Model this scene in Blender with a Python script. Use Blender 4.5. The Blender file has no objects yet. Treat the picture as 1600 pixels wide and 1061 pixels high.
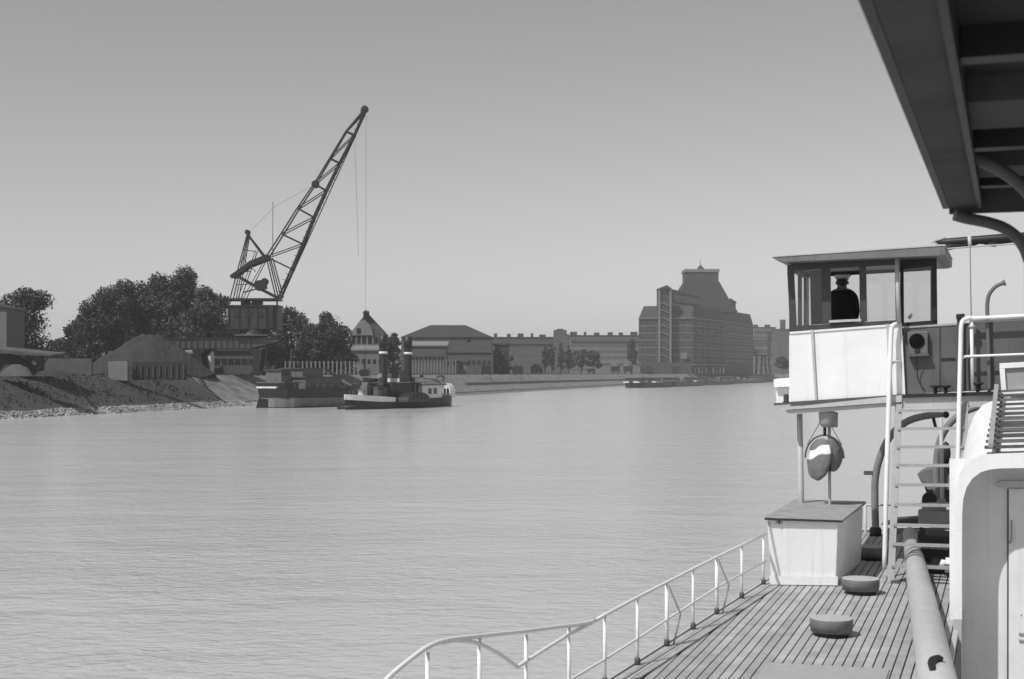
import bpy, math, random
import numpy as np
from mathutils import Vector, Matrix, noise

random.seed(4); rng = np.random.default_rng(4)
R = math.radians
F, CX, HY, E = 2222.0, 800.0, 584.0, 4.8       # focal (px of a 1600 px frame), principal x, horizon row, eye height over the river
TH = R(19.3)                                   # the ship's heading, clockwise from +Y
AX = Vector((math.sin(TH), math.cos(TH), 0)); RX = Vector((math.cos(TH), -math.sin(TH), 0)); UZ = Vector((0, 0, 1))
sc = bpy.context.scene

# ------------------------------------------------------------------ camera
cd = bpy.data.cameras.new('camera'); cam = bpy.data.objects.new('camera', cd); sc.collection.objects.link(cam)
cam.location = (0, 0, E); cam.rotation_euler = (R(90), 0, 0)
cd.sensor_width = 36; cd.lens = F / 1600 * 36; cd.shift_y = (HY - 530.5) / 1600
cd.clip_start = 0.1; cd.clip_end = 9000
cd.dof.use_dof = True; cd.dof.focus_distance = 60; cd.dof.aperture_fstop = 5.6
sc.camera = cam
sc.render.resolution_x = 1024; sc.render.resolution_y = 679

# ------------------------------------------------------------------ sky, sun, exposure
SUN_EL = R(52); SH = Vector((-.758, -.652, 0)).normalized()
w = bpy.data.worlds.new('World'); sc.world = w; w.use_nodes = True
nt = w.node_tree; nt.nodes.clear()
sky = nt.nodes.new('ShaderNodeTexSky'); sky.sky_type = 'NISHITA'; sky.sun_disc = False
sky.sun_elevation = SUN_EL; sky.sun_rotation = math.atan2(SH.x, SH.y) % (2 * math.pi)
sky.air_density = 1.0; sky.dust_density = 1.0; sky.ozone_density = 1.0
bwn = nt.nodes.new('ShaderNodeRGBToBW'); bg = nt.nodes.new('ShaderNodeBackground'); wo = nt.nodes.new('ShaderNodeOutputWorld')
nt.links.new(sky.outputs[0], bwn.inputs[0]); nt.links.new(bwn.outputs[0], bg.inputs[0]); nt.links.new(bg.outputs[0], wo.inputs[0])
bg.inputs[1].default_value = 0.104
sd = bpy.data.lights.new('sun', 'SUN'); sd.energy = 3.3; sd.angle = R(0.6); sd.color = (1, 1, 1)
so = bpy.data.objects.new('sun', sd); sc.collection.objects.link(so)
sdir = SH * math.cos(SUN_EL) + UZ * math.sin(SUN_EL)
so.rotation_euler = sdir.to_track_quat('Z', 'Y').to_euler(); so.location = (0, 0, 80)
sc.view_settings.view_transform = 'Standard'; sc.view_settings.look = 'None'
sc.view_settings.gamma = 1; sc.view_settings.exposure = 0.12; sc.view_settings.use_curve_mapping = False
sc.render.engine = 'CYCLES'

# ------------------------------------------------------------------ helpers
def P(px, py, Y): return Vector(((px - CX) * Y / F, Y, E - (py - HY) * Y / F))
def S(px, py, s):                                # point on the athwartships plane at station s
    Y = s / ((px - CX) / F * math.sin(TH) + math.cos(TH)); return P(px, py, Y)
def ship(r, s, z): return RX * r + AX * s + UZ * z
def deck_z(p): return E - 3.63 + 0.0243 * p.y
def D(px, py):                                   # point on the sheered fore deck
    Y = 8066.0 / (py - 530.0); return Vector(((px - CX) * Y / F, Y, E - 3.63 + 0.0243 * Y))
def deckpt(r, s, dz=0):
    p = RX * r + AX * s; p.z = deck_z(p) + dz; return p

class MB:
    def __init__(self): self.v = []; self.f = []; self.s = []
    def add(self, vs, fs, smooth=False):
        b = len(self.v); self.v += [tuple(x) for x in vs]
        for f in fs: self.f.append(tuple(i + b for i in f)); self.s.append(smooth)
        return self
    def prism(self, poly, vec):
        n = len(poly); vec = Vector(vec); vs = [Vector(p) for p in poly] + [Vector(p) + vec for p in poly]
        fs = [tuple(range(n))[::-1], tuple(range(n, 2 * n))] + [(i, (i + 1) % n, n + (i + 1) % n, n + i) for i in range(n)]
        nn = (vs[1] - vs[0]).cross(vs[2] - vs[1])
        if nn.dot(vec) < 0: fs = [f[::-1] for f in fs]
        return self.add(vs, fs)
    def box(self, c, sx, sy, sz, ax=None, ay=None, az=None):
        c = Vector(c); ax = Vector(ax or (1, 0, 0)); ay = Vector(ay or (0, 1, 0)); az = Vector(az or (0, 0, 1))
        x = ax * sx / 2; y = ay * sy / 2; z = az * sz / 2
        return self.prism([c - x - y - z, c + x - y - z, c + x + y - z, c - x + y - z], z * 2)
    def sbox(self, c, sr, ss, sz): return self.box(c, sr, ss, sz, RX, AX, UZ)
    def bar(self, a, b, w, h=None, up=None):
        a = Vector(a); b = Vector(b); h = h or w; d = (b - a)
        if d.length < 1e-6: return self
        dn = d.normalized(); up = Vector(up) if up else (UZ if abs(dn.z) < .95 else Vector((0, 1, 0)))
        sx = dn.cross(up).normalized(); sy = sx.cross(dn).normalized()
        q = [a + sx * (i * w / 2) + sy * (j * h / 2) for i, j in ((-1, -1), (1, -1), (1, 1), (-1, 1))]
        return self.prism(q, d)
    def tube(self, pts, r, n=8, cap=True):
        pts = [Vector(p) for p in pts]; m = len(pts); rr = r if isinstance(r, (list, tuple)) else [r] * m
        b = len(self.v); prev = None
        for i, p in enumerate(pts):
            t = (pts[min(i + 1, m - 1)] - pts[max(i - 1, 0)]).normalized()
            if prev is None: x = t.orthogonal().normalized()
            else: x = (prev - t * prev.dot(t)).normalized()
            prev = x; y = t.cross(x)
            for k in range(n):
                a = 2 * math.pi * k / n; self.v.append(tuple(p + (x * math.cos(a) + y * math.sin(a)) * rr[i]))
        for i in range(m - 1):
            for k in range(n):
                k2 = (k + 1) % n; self.f.append((b + i * n + k, b + i * n + k2, b + (i + 1) * n + k2, b + (i + 1) * n + k)); self.s.append(True)
        if cap:
            self.f.append(tuple(b + k for k in range(n))[::-1]); self.s.append(False)
            self.f.append(tuple(b + (m - 1) * n + k for k in range(n))); self.s.append(False)
        return self
    def lathe(self, c, prof, n=24, axis=UZ):
        c = Vector(c); axis = Vector(axis).normalized(); x = axis.orthogonal().normalized(); y = axis.cross(x); b = len(self.v); m = len(prof)
        for r, z in prof:
            for k in range(n):
                a = 2 * math.pi * k / n; self.v.append(tuple(c + axis * z + (x * math.cos(a) + y * math.sin(a)) * r))
        for i in range(m - 1):
            sm = abs(prof[i][0] - prof[i + 1][0]) < .7 * abs(prof[i][1] - prof[i + 1][1]) + 1e-6
            for k in range(n):
                k2 = (k + 1) % n; self.f.append((b + i * n + k, b + i * n + k2, b + (i + 1) * n + k2, b + (i + 1) * n + k)); self.s.append(sm)
        self.f.append(tuple(b + k for k in range(n))[::-1]); self.s.append(False)
        self.f.append(tuple(b + (m - 1) * n + k for k in range(n))); self.s.append(False)
        return self
    def sphere(self, c, r, n=12, sc3=(1, 1, 1)):
        c = Vector(c); b = len(self.v); m = n // 2
        for i in range(m + 1):
            a = math.pi * i / m
            for k in range(n):
                t = 2 * math.pi * k / n
                self.v.append((c.x + r * sc3[0] * math.sin(a) * math.cos(t), c.y + r * sc3[1] * math.sin(a) * math.sin(t), c.z - r * sc3[2] * math.cos(a)))
        for i in range(m):
            for k in range(n):
                k2 = (k + 1) % n; self.f.append((b + i * n + k, b + i * n + k2, b + (i + 1) * n + k2, b + (i + 1) * n + k)); self.s.append(True)
        return self

ORG = {}
def link(o): sc.collection.objects.link(o)
def thing(name, label, cat, loc, group=None):
    o = bpy.data.objects.new(name, None); link(o); o.location = loc; o.empty_display_size = .2
    o['label'] = label; o['category'] = cat
    if group: o['group'] = group
    ORG[o.name] = Vector(loc); return o
def part(name, mb, m, parent=None, label=None, kind=None, bevel=0):
    org = ORG[parent.name] if parent else Vector((0, 0, 0))
    me = bpy.data.meshes.new(name)
    me.from_pydata([(x - org.x, y - org.y, z - org.z) for x, y, z in mb.v], [], mb.f); 
    me.polygons.foreach_set('use_smooth', mb.s); me.update()
    o = bpy.data.objects.new(name, me); link(o); me.materials.append(m)
    ORG[o.name] = org
    if parent: o.parent = parent
    if label: o['label'] = label
    if kind: o['kind'] = kind
    if bevel:
        md = o.modifiers.new('bevel', 'BEVEL'); md.width = bevel; md.segments = 2; md.limit_method = 'ANGLE'; md.angle_limit = R(40)
    return o
def solo(name, mb, m, label, cat, group=None, kind=None, bevel=0):
    xs = np.array(mb.v); c = Vector((xs[:, 0].mean(), xs[:, 1].mean(), xs[:, 2].min()))
    mb.v = [(x - c.x, y - c.y, z - c.z) for x, y, z in mb.v]
    o = part(name, mb, m, bevel=bevel); o.location = c; o['label'] = label; o['category'] = cat
    if group: o['group'] = group
    if kind: o['kind'] = kind
    return o
def struct(name, mb, m, **k): return part(name, mb, m, kind='structure', **k)
def copy_tree(o, parent=None, loc=None, label=None):
    c = o.copy(); link(c)
    if parent: c.parent = parent
    if loc is not None: c.location = loc
    if label: c['label'] = label
    for ch in list(o.children): copy_tree(ch, c)
    return c
def arc(fn, n): return [fn(i / n) for i in range(n + 1)]
def spline(pts, sub=6):
    pts = [Vector(p) for p in pts]; out = []
    for i in range(len(pts) - 1):
        p0 = pts[max(i - 1, 0)]; p1 = pts[i]; p2 = pts[i + 1]; p3 = pts[min(i + 2, len(pts) - 1)]
        for k in range(sub):
            t = k / sub; out.append(.5 * ((2 * p1) + (p2 - p0) * t + (2 * p0 - 5 * p1 + 4 * p2 - p3) * t * t + (3 * p1 - p0 - 3 * p2 + p3) * t ** 3))
    out.append(pts[-1]); return out

# ------------------------------------------------------------------ materials (the photograph is black and white: every colour is a grey)
def mat(name, g, rough=.65, var=.15, scale=3., bump=.0, bscale=40., metal=0, stretch=(1, 1, 1), stain=0, spec=.4):
    m = bpy.data.materials.new(name); m.use_nodes = True; n = m.node_tree; b = n.nodes['Principled BSDF']
    b.inputs['Roughness'].default_value = rough; b.inputs['Metallic'].default_value = metal; b.inputs['Specular IOR Level'].default_value = spec
    tc = n.nodes.new('ShaderNodeTexCoord'); mp = n.nodes.new('ShaderNodeMapping'); mp.inputs['Scale'].default_value = stretch
    n.links.new(tc.outputs['Object'], mp.inputs[0])
    no = n.nodes.new('ShaderNodeTexNoise'); no.inputs['Scale'].default_value = scale; no.inputs['Detail'].default_value = 8; no.inputs['Roughness'].default_value = .65
    n.links.new(mp.outputs[0], no.inputs['Vector'])
    mr = n.nodes.new('ShaderNodeMapRange'); mr.inputs[1].default_value = .3; mr.inputs[2].default_value = .7
    mr.inputs[3].default_value = g * (1 - var); mr.inputs[4].default_value = g * (1 + var)
    n.links.new(no.outputs[0], mr.inputs[0]); out = mr.outputs[0]
    if stain:
        mp2 = n.nodes.new('ShaderNodeMapping'); mp2.inputs['Scale'].default_value = (9, 9, .6); n.links.new(tc.outputs['Object'], mp2.inputs[0])
        n2 = n.nodes.new('ShaderNodeTexNoise'); n2.inputs['Scale'].default_value = 1.3; n2.inputs['Detail'].default_value = 6; n.links.new(mp2.outputs[0], n2.inputs['Vector'])
        r2 = n.nodes.new('ShaderNodeMapRange'); r2.inputs[1].default_value = .55; r2.inputs[2].default_value = .75; r2.inputs[3].default_value = 1; r2.inputs[4].default_value = 1 - stain
        n.links.new(n2.outputs[0], r2.inputs[0]); mu = n.nodes.new('ShaderNodeMath'); mu.operation = 'MULTIPLY'
        n.links.new(out, mu.inputs[0]); n.links.new(r2.outputs[0], mu.inputs[1]); out = mu.outputs[0]
    n.links.new(out, b.inputs['Base Color'])
    if bump:
        n3 = n.nodes.new('ShaderNodeTexNoise'); n3.inputs['Scale'].default_value = bscale; n3.inputs['Detail'].default_value = 6; n.links.new(mp.outputs[0], n3.inputs['Vector'])
        bp = n.nodes.new('ShaderNodeBump'); bp.inputs['Strength'].default_value = bump; bp.inputs['Distance'].default_value = .02
        n.links.new(n3.outputs[0], bp.inputs['Height']); n.links.new(bp.outputs[0], b.inputs['Normal'])
    return m
WHITE = mat('white_paint', .82, .45, .05, 2, .2, 30, stain=.12)
WHITE2 = mat('white_tube_paint', .8, .35, .05, 8)
GREYP = mat('grey_paint', .34, .5, .1, 3, .1, stain=.15)
LGREY = mat('light_grey_paint', .48, .5, .08, 3, .1, stain=.12)
DGREY = mat('dark_grey_paint', .085, .6, .15, 2, .1, stain=.2)
WOOD = mat('dark_varnished_wood', .055, .4, .25, 6, .2, 40, stretch=(1, 1, 6))
BLACK = mat('black_paint', .018, .5, .2, 4)
TAR = mat('tarred_board', .03, .75, .3, 5, .3)
CLOTH = mat('navy_cloth', .012, .9, .2, 20)
SKIN = mat('skin', .22, .6, .05, 5)
CAPW = mat('cap_cotton', .75, .8, .05, 10)
PLANK = [mat('deck_plank', g, .75, .22, 2.5, .35, 60, stretch=(1, 1, 1)) for g in (.33, .37, .41, .35)]
CAULK = mat('deck_caulking', .012, .8, .1)
PLATE = mat('worn_steel_plate', .36, .6, .08, 4, .2)
CANV = mat('canvas_cover', .17, .85, .15, 6, .5, 12)
VENT = mat('vent_side_paint', .15, .6, .12, 8, .3)
LID = mat('vent_lid_paint', .42, .7, .1, 10, .3)
MASTM = mat('mast_paint', .43, .5, .09, 3, .2, 20, stain=.15)
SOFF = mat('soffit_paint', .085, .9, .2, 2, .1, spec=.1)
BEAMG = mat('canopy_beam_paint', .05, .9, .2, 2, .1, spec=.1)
def foliage(name, g):
    m = mat(name, g, .6, .45, .35); return m
LEAF = [foliage('foliage_a', .034), foliage('foliage_b', .027), foliage('foliage_c', .040)]
BARK = mat('bark', .07, .9, .3, 3)
STEEL = mat('crane_steel', .018, .6, .3, 1)
STEEL2 = mat('gantry_steel', .06, .6, .25, .6)
HOUSEC = mat('crane_house_sheet', .03, .6, .25, .8)
HEAP = mat('gravel_heap', .03, .95, .3, .8, .8, 3)
GRASS = mat('bank_grass', .046, .95, .3, .35, .6, 4)
PAVE = mat('stone_revetment', .155, .9, .45, .5, .6, 4, stretch=(1, 1, 1))
LANDM = mat('quay_ground', .12, .95, .3, .1)
STONE = mat('riprap_stone', .30, .9, .6, .5, .4, 8)
CONC = mat('weathered_concrete', .085, .9, .3, .5, .3, 6)
CONCL = mat('pale_concrete', .18, .9, .2, .6, .3, 6)
BRICK = mat('dark_brick', .045, .9, .2, .3)
TRIM = mat('building_trim', .17, .8, .15, .5)
ROOFD = mat('dark_roof_tile', .038, .85, .2, .4)
ROOFL = mat('pale_sheet_roof', .20, .7, .12, .5)
PLAST = mat('grey_plaster', .15, .9, .2, .3)
PLASTD = mat('dark_plaster', .08, .9, .2, .3)
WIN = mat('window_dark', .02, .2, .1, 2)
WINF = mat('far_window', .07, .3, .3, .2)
HULLD = mat('black_hull', .018, .5, .3, 1)
HULLG = mat('grey_hull_bottom', .17, .7, .3, .5)
BOATW = mat('boat_white', .7, .5, .1, 1)
BOATG = mat('boat_grey', .12, .6, .2, 1)
def glass():
    m = bpy.data.materials.new('window_glass'); m.use_nodes = True; n = m.node_tree; n.nodes.clear()
    t = n.nodes.new('ShaderNodeBsdfTransparent'); t.inputs[0].default_value = (.93, .93, .93, 1)
    g = n.nodes.new('ShaderNodeBsdfGlossy'); g.inputs['Roughness'].default_value = .02
    fr = n.nodes.new('ShaderNodeFresnel'); fr.inputs[0].default_value = 1.45; mx = n.nodes.new('ShaderNodeMixShader'); o = n.nodes.new('ShaderNodeOutputMaterial')
    n.links.new(fr.outputs[0], mx.inputs[0]); n.links.new(t.outputs[0], mx.inputs[1]); n.links.new(g.outputs[0], mx.inputs[2]); n.links.new(mx.outputs[0], o.inputs[0]); return m
GLASS = glass()
def water_mat():
    m = bpy.data.materials.new('river_water'); m.use_nodes = True; n = m.node_tree; b = n.nodes['Principled BSDF']
    b.inputs['Base Color'].default_value = (.48, .48, .48, 1); b.inputs['Roughness'].default_value = .15; b.inputs['IOR'].default_value = 1.333
    g = n.nodes.new('ShaderNodeNewGeometry'); last = None
    for sx, sy, s, st, dist, det in ((.06, .12, 1.0, .2, .7, 2), (.22, .40, 1.0, .22, .40, 3), (.9, 1.5, 1.0, .42, .15, 5), (3.0, 3.8, 1.0, .85, .07, 6)):
        mp = n.nodes.new('ShaderNodeMapping'); mp.inputs['Scale'].default_value = (sx, sy, 1); mp.inputs['Rotation'].default_value = (0, 0, R(random.uniform(-9, 9)))
        n.links.new(g.outputs['Position'], mp.inputs[0]); no = n.nodes.new('ShaderNodeTexNoise'); no.inputs['Scale'].default_value = s
        no.inputs['Detail'].default_value = det; no.inputs['Distortion'].default_value = .6; n.links.new(mp.outputs[0], no.inputs['Vector'])
        bp = n.nodes.new('ShaderNodeBump'); bp.inputs['Strength'].default_value = st; bp.inputs['Distance'].default_value = dist
        n.links.new(no.outputs[0], bp.inputs['Height'])
        if len(str(dist)) > 3:
            n4 = n.nodes.new('ShaderNodeTexNoise'); n4.inputs['Scale'].default_value = .045 if dist > .1 else .11; n4.inputs['Detail'].default_value = 3
            mq = n.nodes.new('ShaderNodeMapping'); mq.inputs['Scale'].default_value = (.5, 1, 1); n.links.new(g.outputs['Position'], mq.inputs[0]); n.links.new(mq.outputs[0], n4.inputs['Vector'])
            r4 = n.nodes.new('ShaderNodeMapRange'); r4.inputs[1].default_value = .35; r4.inputs[2].default_value = .65; r4.inputs[3].default_value = st * .35; r4.inputs[4].default_value = st * 1.25
            n.links.new(n4.outputs[0], r4.inputs[0]); n.links.new(r4.outputs[0], bp.inputs['Strength'])
        if last: n.links.new(last, bp.inputs['Normal'])
        last = bp.outputs[0]
    n.links.new(last, b.inputs['Normal']); return m

# ================================================================== THE SETTING
struct('river_water', MB().add([(-2600, -300, 0), (3000, -300, 0), (3000, 3600, 0), (-2600, 3600, 0)], [(0, 1, 2, 3)]), water_mat())
W = [(-120, -250), (-88, 0), (-75, 80), (-54, 149), (-46, 182), (-39.5, 214), (-24, 266), (-8.7, 323), (20, 452), (44, 555), (92, 700), (142, 840), (290, 1080), (700, 1500), (1800, 2300), (2900, 2700)]
def densify(w, st=6.0, ymax=900):
    o = []
    for a, b in zip(w, w[1:]):
        n = max(1, int(math.dist(a, b) / st)) if b[1] < ymax and b[1] > 60 else 1
        o += [(a[0] + (b[0] - a[0]) * k / n, a[1] + (b[1] - a[1]) * k / n) for k in range(n)]
    return o + [w[-1]]
WD = densify(W)
def wnorm(i, w=WD):
    a = Vector((*w[max(i - 1, 0)], 0)); b = Vector((*w[min(i + 1, len(w) - 1)], 0)); t = (b - a).normalized(); return Vector((-t.y, t.x, 0))
def at_bank(Y, off, z=0):
    for a, b in zip(W, W[1:]):
        if a[1] <= Y <= b[1]:
            t = (Y - a[1]) / (b[1] - a[1]); p = Vector((a[0] + (b[0] - a[0]) * t, Y, z)); d = Vector((b[0] - a[0], b[1] - a[1], 0)).normalized()
            return p + Vector((-d.y, d.x, 0)) * off
PROF_G = [(-4, -2.0), (0, -.05), (1.4, .55), (3.2, 1.15), (5, 1.9), (7, 2.8), (9, 3.7), (11, 4.45), (13, 4.62)]
PROF_P = [(-4, -2.0), (0, -.05), (1.2, .55), (1.9, .6), (3.6, 1.5), (4.9, 1.56), (6.4, 2.3), (9, 3.65), (10.9, 4.6), (13, 4.62)]
def bank(name, prof, m, y0, y1, rough):
    mb = MB(); idx = [i for i, p in enumerate(WD) if y0 <= p[1] <= y1]; rows = []
    for i in idx:
        nn = wnorm(i); row = []
        for off, z in prof:
            p = Vector((*WD[i], z)) + nn * off + Vector((nn.y, -nn.x, 0)) * max(0, off) * .85
            if 0 < off < 13: p.z += rough * noise.noise(p * .25)
            row.append(p)
        rows.append(row)
    b = [p for r_ in rows for p in r_]; k = len(prof); fs = [(i * k + j + 1, i * k + j, (i + 1) * k + j, (i + 1) * k + j + 1) for i in range(len(rows) - 1) for j in range(k - 1)]
    mb.add(b, fs, True); return struct(name, mb, m)
ysp = min((p[1] for p in WD if p[1] > 190), key=lambda y: abs(y - 205))
bank('grassy_bank', PROF_G, GRASS, -260, ysp + .01, .16)
bank('paved_bank', PROF_P, PAVE, ysp - .01, 3000, .06)
top = [Vector((*WD[i], 4.618)) + wnorm(i) * 13 + Vector((wnorm(i).y, -wnorm(i).x, 0)) * 13 * .85 for i in range(len(WD))]
mb = MB(); poly = [tuple(p) for p in top] + [(2900, 3500, 4.618), (-2500, 3500, 4.618), (-2500, -250, 4.618)]
mb.add(poly, [tuple(range(len(poly)))[::-1]]); g = struct('quay_ground', mb, LANDM)

def along(name, off, z, wdt, h, y0, y1, m):
    mb = MB(); idx = [i for i, p in enumerate(WD) if y0 <= p[1] <= y1]
    def pp(i, o_): nn = wnorm(i); q = Vector((*WD[i], z)) + nn * o_ + Vector((nn.y, -nn.x, 0)) * o_ * .85; return q
    for a_, b_ in zip(idx, idx[1:]): mb.prism([pp(a_, off), pp(b_, off), pp(b_, off + wdt), pp(a_, off + wdt)], (0, 0, h))
    return struct(name, mb, m)
along('embankment_wall', 6.1, 2.1, .5, .55, 330, 640, DGREY)
along('embankment_kerb', 1.2, .5, .7, .22, 214, 640, CONCL)
along('quay_kerb', 10.9, 4.55, .5, .2, 214, 700, CONCL)

# riprap along the water's edge (uncountable)
v = []; f = []; st = []
mbs = MB()
def rock(mb, c, r):
    a = [Vector((random.uniform(.7, 1.2) * sx, random.uniform(.7, 1.2) * sy, random.uniform(.5, .9) * sz)) for sx, sy, sz in ((1, 0, 0), (0, 1, 0), (-1, 0, 0), (0, -1, 0), (0, 0, 1), (0, 0, -1))]
    rot = Matrix.Rotation(random.uniform(0, 6.3), 3, 'Z') @ Matrix.Rotation(random.uniform(-.6, .6), 3, 'X')
    mb.add([Vector(c) + (rot @ q) * r for q in a], [(0, 1, 4), (1, 2, 4), (2, 3, 4), (3, 0, 4), (1, 0, 5), (2, 1, 5), (3, 2, 5), (0, 3, 5)])
for k in range(9000):
    Y = random.uniform(80, 262) ** 1; off = random.uniform(-.4, 2.2); r_ = random.uniform(.08, .2) * (1.3 if random.random() < .15 else 1)
    wid = 1.6 + .5 * noise.noise(Vector((Y * .15, 0, 0))) if Y < 225 else 1.0
    off = min(off, wid); p = at_bank(Y, off)
    rock(mbs, (p.x, p.y, max(-.05, .36 * off + .05) + random.uniform(-.05, .1)), r_)
o = part('riprap_stones', mbs, STONE, kind='stuff'); o['label'] = 'band of pale rubble stones along the left waterline'; o['category'] = 'stones'
# rough tufts and weeds on the grassy bank
mbt = MB()
for k in range(3200):
    Y = random.uniform(95, 208); off = random.uniform(2.8, 14); p = at_bank(Y, off)
    z = np.interp(off, [a for a, _ in PROF_G], [b for _, b in PROF_G]); h = random.uniform(.07, .22) * (1.7 if noise.noise(p * .2) > .3 else 1)
    for q in range(2):
        a = random.uniform(0, 6.3); d = Vector((math.cos(a), math.sin(a), 0)) * h * .8
        mbt.add([p + UZ * (z - .1) - d, p + UZ * (z - .1) + d, p + UZ * (z + h) + d * .5, p + UZ * (z + h * .8) - d * .6], [(0, 1, 2, 3)])
o = part('bank_weeds', mbt, mat('weed_leaf', .055, .9, .5, .5), kind='stuff'); o['label'] = 'rough tufts of weeds and grass on the left bank slope'; o['category'] = 'weeds'

# steps down the bank
def bank_steps(Y, lean, label, m, width=1.3):
    t0 = at_bank(Y, 12.6, 0); d = (at_bank(Y + 3, 0) - at_bank(Y, 0)).normalized()
    t = thing('bank_steps', label, 'steps', (t0.x, t0.y, 4.4), 'steps down the river bank')
    n = 18; prof = PROF_G
    for k in range(n):
        off = 12.4 - k * (11.4 / n); q = at_bank(Y + lean * k / n, off); z = np.interp(off, [a for a, _ in prof], [b for _, b in prof])
        nn = Vector((-d.y, d.x, 0)); part('step', MB().box(q + UZ * (z + .02), width, .66, .3, d, nn, UZ), m, t)
    return t
bank_steps(181, -11, 'pale stone steps slanting down the dark grass bank at left', CONC, .9)
bank_steps(219, -12, 'dark steps down the bank just left of the moored barge', BARK, .7)

# ================================================================== TREES
def crown_mesh(lobes, n, size, seed):
    g = np.random.default_rng(seed); L = np.array([(*c, *r) for c, r in lobes]); vol = (L[:, 3] * L[:, 4] * L[:, 5]) ** .67; pr = vol / vol.sum()
    ii = g.choice(len(L), n, p=pr); d = g.normal(size=(n, 3)); d /= np.linalg.norm(d, axis=1)[:, None]
    rad = g.random(n) ** .35 * (1 + .10 * g.normal(size=n)); c = L[ii, :3] + d * L[ii, 3:] * rad[:, None]
    nrm = d + g.normal(size=(n, 3)) * .7; nrm /= np.linalg.norm(nrm, axis=1)[:, None]
    a = np.cross(nrm, g.normal(size=(n, 3))); a /= np.linalg.norm(a, axis=1)[:, None]; b = np.cross(nrm, a)
    s = size * (.5 + g.random(n))[:, None]; v = np.stack([c - a * s, c - b * s * .7, c + a * s, c + b * s * .7], 1).reshape(-1, 3)
    mb = MB(); mb.v = [tuple(q) for q in v]; mb.f = [(4 * i, 4 * i + 1, 4 * i + 2, 4 * i + 3) for i in range(n)]; mb.s = [False] * n; return mb
def tree(name, px, top, half, base, Y, label, n=7000, seed=1, size=.26, m=0, group='trees on the left bank', tall=1.0, low=.28):
    """crown centred at px, top row, half width in px, ground row"""
    k = Y / F; x = (px - CX) * k; zt = E + (HY - top) * k; zb = 4.62
    if half > 30: half *= 1.22; n = int(n * 1.5); low = .16
    hw = half * k
    t = thing(name, label, 'tree', (x, Y, zb), group); g = random.Random(seed); H = zt - zb
    lobes = [((x, Y, zb + H * (.5 + low / 2)), (hw * .62, hw * .62, H * (1 - low) * .40))]
    for q in range(15):
        a = g.uniform(0, 6.3); rr = hw * g.uniform(.35, .74); zz = zb + H * (low + .06 + (1 - low - .06) * g.random() ** .8 * .83)
        fz = (zz - zb) / H; sh = (1 - max(0, fz - .55) * 1.35) if tall <= 1 else 1
        s = hw * g.uniform(.22, .40); lobes.append(((x + math.cos(a) * rr * sh, Y + math.sin(a) * rr * sh, zz), (s, s, s * g.uniform(.7, .95))))
    s = hw * .30; lobes.append(((x + g.uniform(-.2, .2) * hw, Y, zt - s * .8), (s, s, s * .8)))
    tr = MB().tube([(x, Y, zb - .3), (x + .1 * hw, Y, zb + H * .35), (x, Y, zb + H * .7)], [.045 * H * .5, .03 * H * .5, .02], 8)
    for q in lobes[1:9]:
        tr.tube([(x + .08 * hw, Y, zb + H * .3), Vector(q[0]) * .5 + Vector((x, Y, zb + H * .42)) * .5, q[0]], [.018 * H * .5, .01 * H * .5, .02], 5)
    part('trunk', tr, BARK, t); part('crown', crown_mesh(lobes, int(n * 1.5), size * .8, seed), LEAF[m], t); return t
tree('tree', 36, 448, 50, 585, 235, 'round dark tree at the far left above the open shed', 5200, 11, .24, 0)
tree('tree', -35, 470, 50, 585, 245, 'dark tree cut by the left picture edge', 3500, 12, .26, 1)
tree('tree', 92, 526, 26, 585, 300, 'low bush-like tree between the far left tree and the big clump', 1600, 13, .3, 0)
tree('tree', 116, 500, 24, 585, 266, 'small tree at the left edge of the big clump', 2600, 50, .28, 1)
tree('tree', 162, 456, 42, 585, 280, 'tree filling the left half of the big clump from behind', 5000, 51, .28, 1)
tree('tree', 250, 430, 44, 585, 290, 'tree behind the two tallest crowns of the big clump', 5000, 52, .28, 0)
tree('tree', 140, 474, 38, 585, 262, 'leftmost and lower tree of the big clump behind the gravel heap', 5200, 14, .26, 1)
tree('tree', 186, 436, 46, 585, 268, 'tree rising behind the left shoulder of the gravel heap', 7500, 15, .26, 0)
tree('tree', 228, 440, 46, 585, 276, 'tree in the middle of the clump above the gravel heap top', 7500, 16, .26, 1)
tree('tree', 276, 416, 54, 585, 270, 'tallest tree of the clump left of the crane', 9500, 17, .26, 0)
tree('tree', 326, 446, 46, 585, 262, 'tree at the right end of the clump touching the crane house', 7000, 18, .26, 2)
tree('tree', 385, 486, 40, 585, 285, 'tree hidden behind the crane house and gantry', 4000, 19, .28, 1)
tree('tree', 452, 478, 36, 585, 288, 'tree just right of the crane house with a thin crown', 4200, 20, .26, 1)
tree('tree', 482, 505, 30, 585, 280, 'shorter tree between the crane and the rounded tree by the gabled house', 3200, 21, .26, 0)
tree('tree', 517, 487, 34, 585, 270, 'rounded dark tree left of the gabled house', 5600, 22, .26, 0)
tree('tree', 612, 520, 20, 585, 330, 'small tree behind the front funnel of the steam tug', 1300, 23, .34, 0)
for i, (px, tp, hw, lb) in enumerate(((852, 541, 7, 'leftmost poplar before the far brick block'), (862, 538, 7, 'second poplar from the left before the far block'), (876, 536, 7, 'third poplar below the far square tower'), (889, 540, 7, 'rightmost poplar beside the wide bushy trees'))):
    tree('poplar_tree', px, tp, hw, 585, 560, lb, 700, 30 + i, .5, 1, 'poplars by the far quay', 2, .1)
tree('tree', 908, 545, 20, 585, 580, 'wide bushy tree right of the poplars', 1500, 40, .55, 2)
tree('tree', 926, 548, 16, 585, 575, 'bushy tree at the right end of the poplar row', 1200, 41, .55, 1)
tree('bush', 806, 571, 8, 585, 480, 'low bush right of the narrow dark tower block', 700, 42, .4, 1, 'bushes along the quay', 1, .05)
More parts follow.
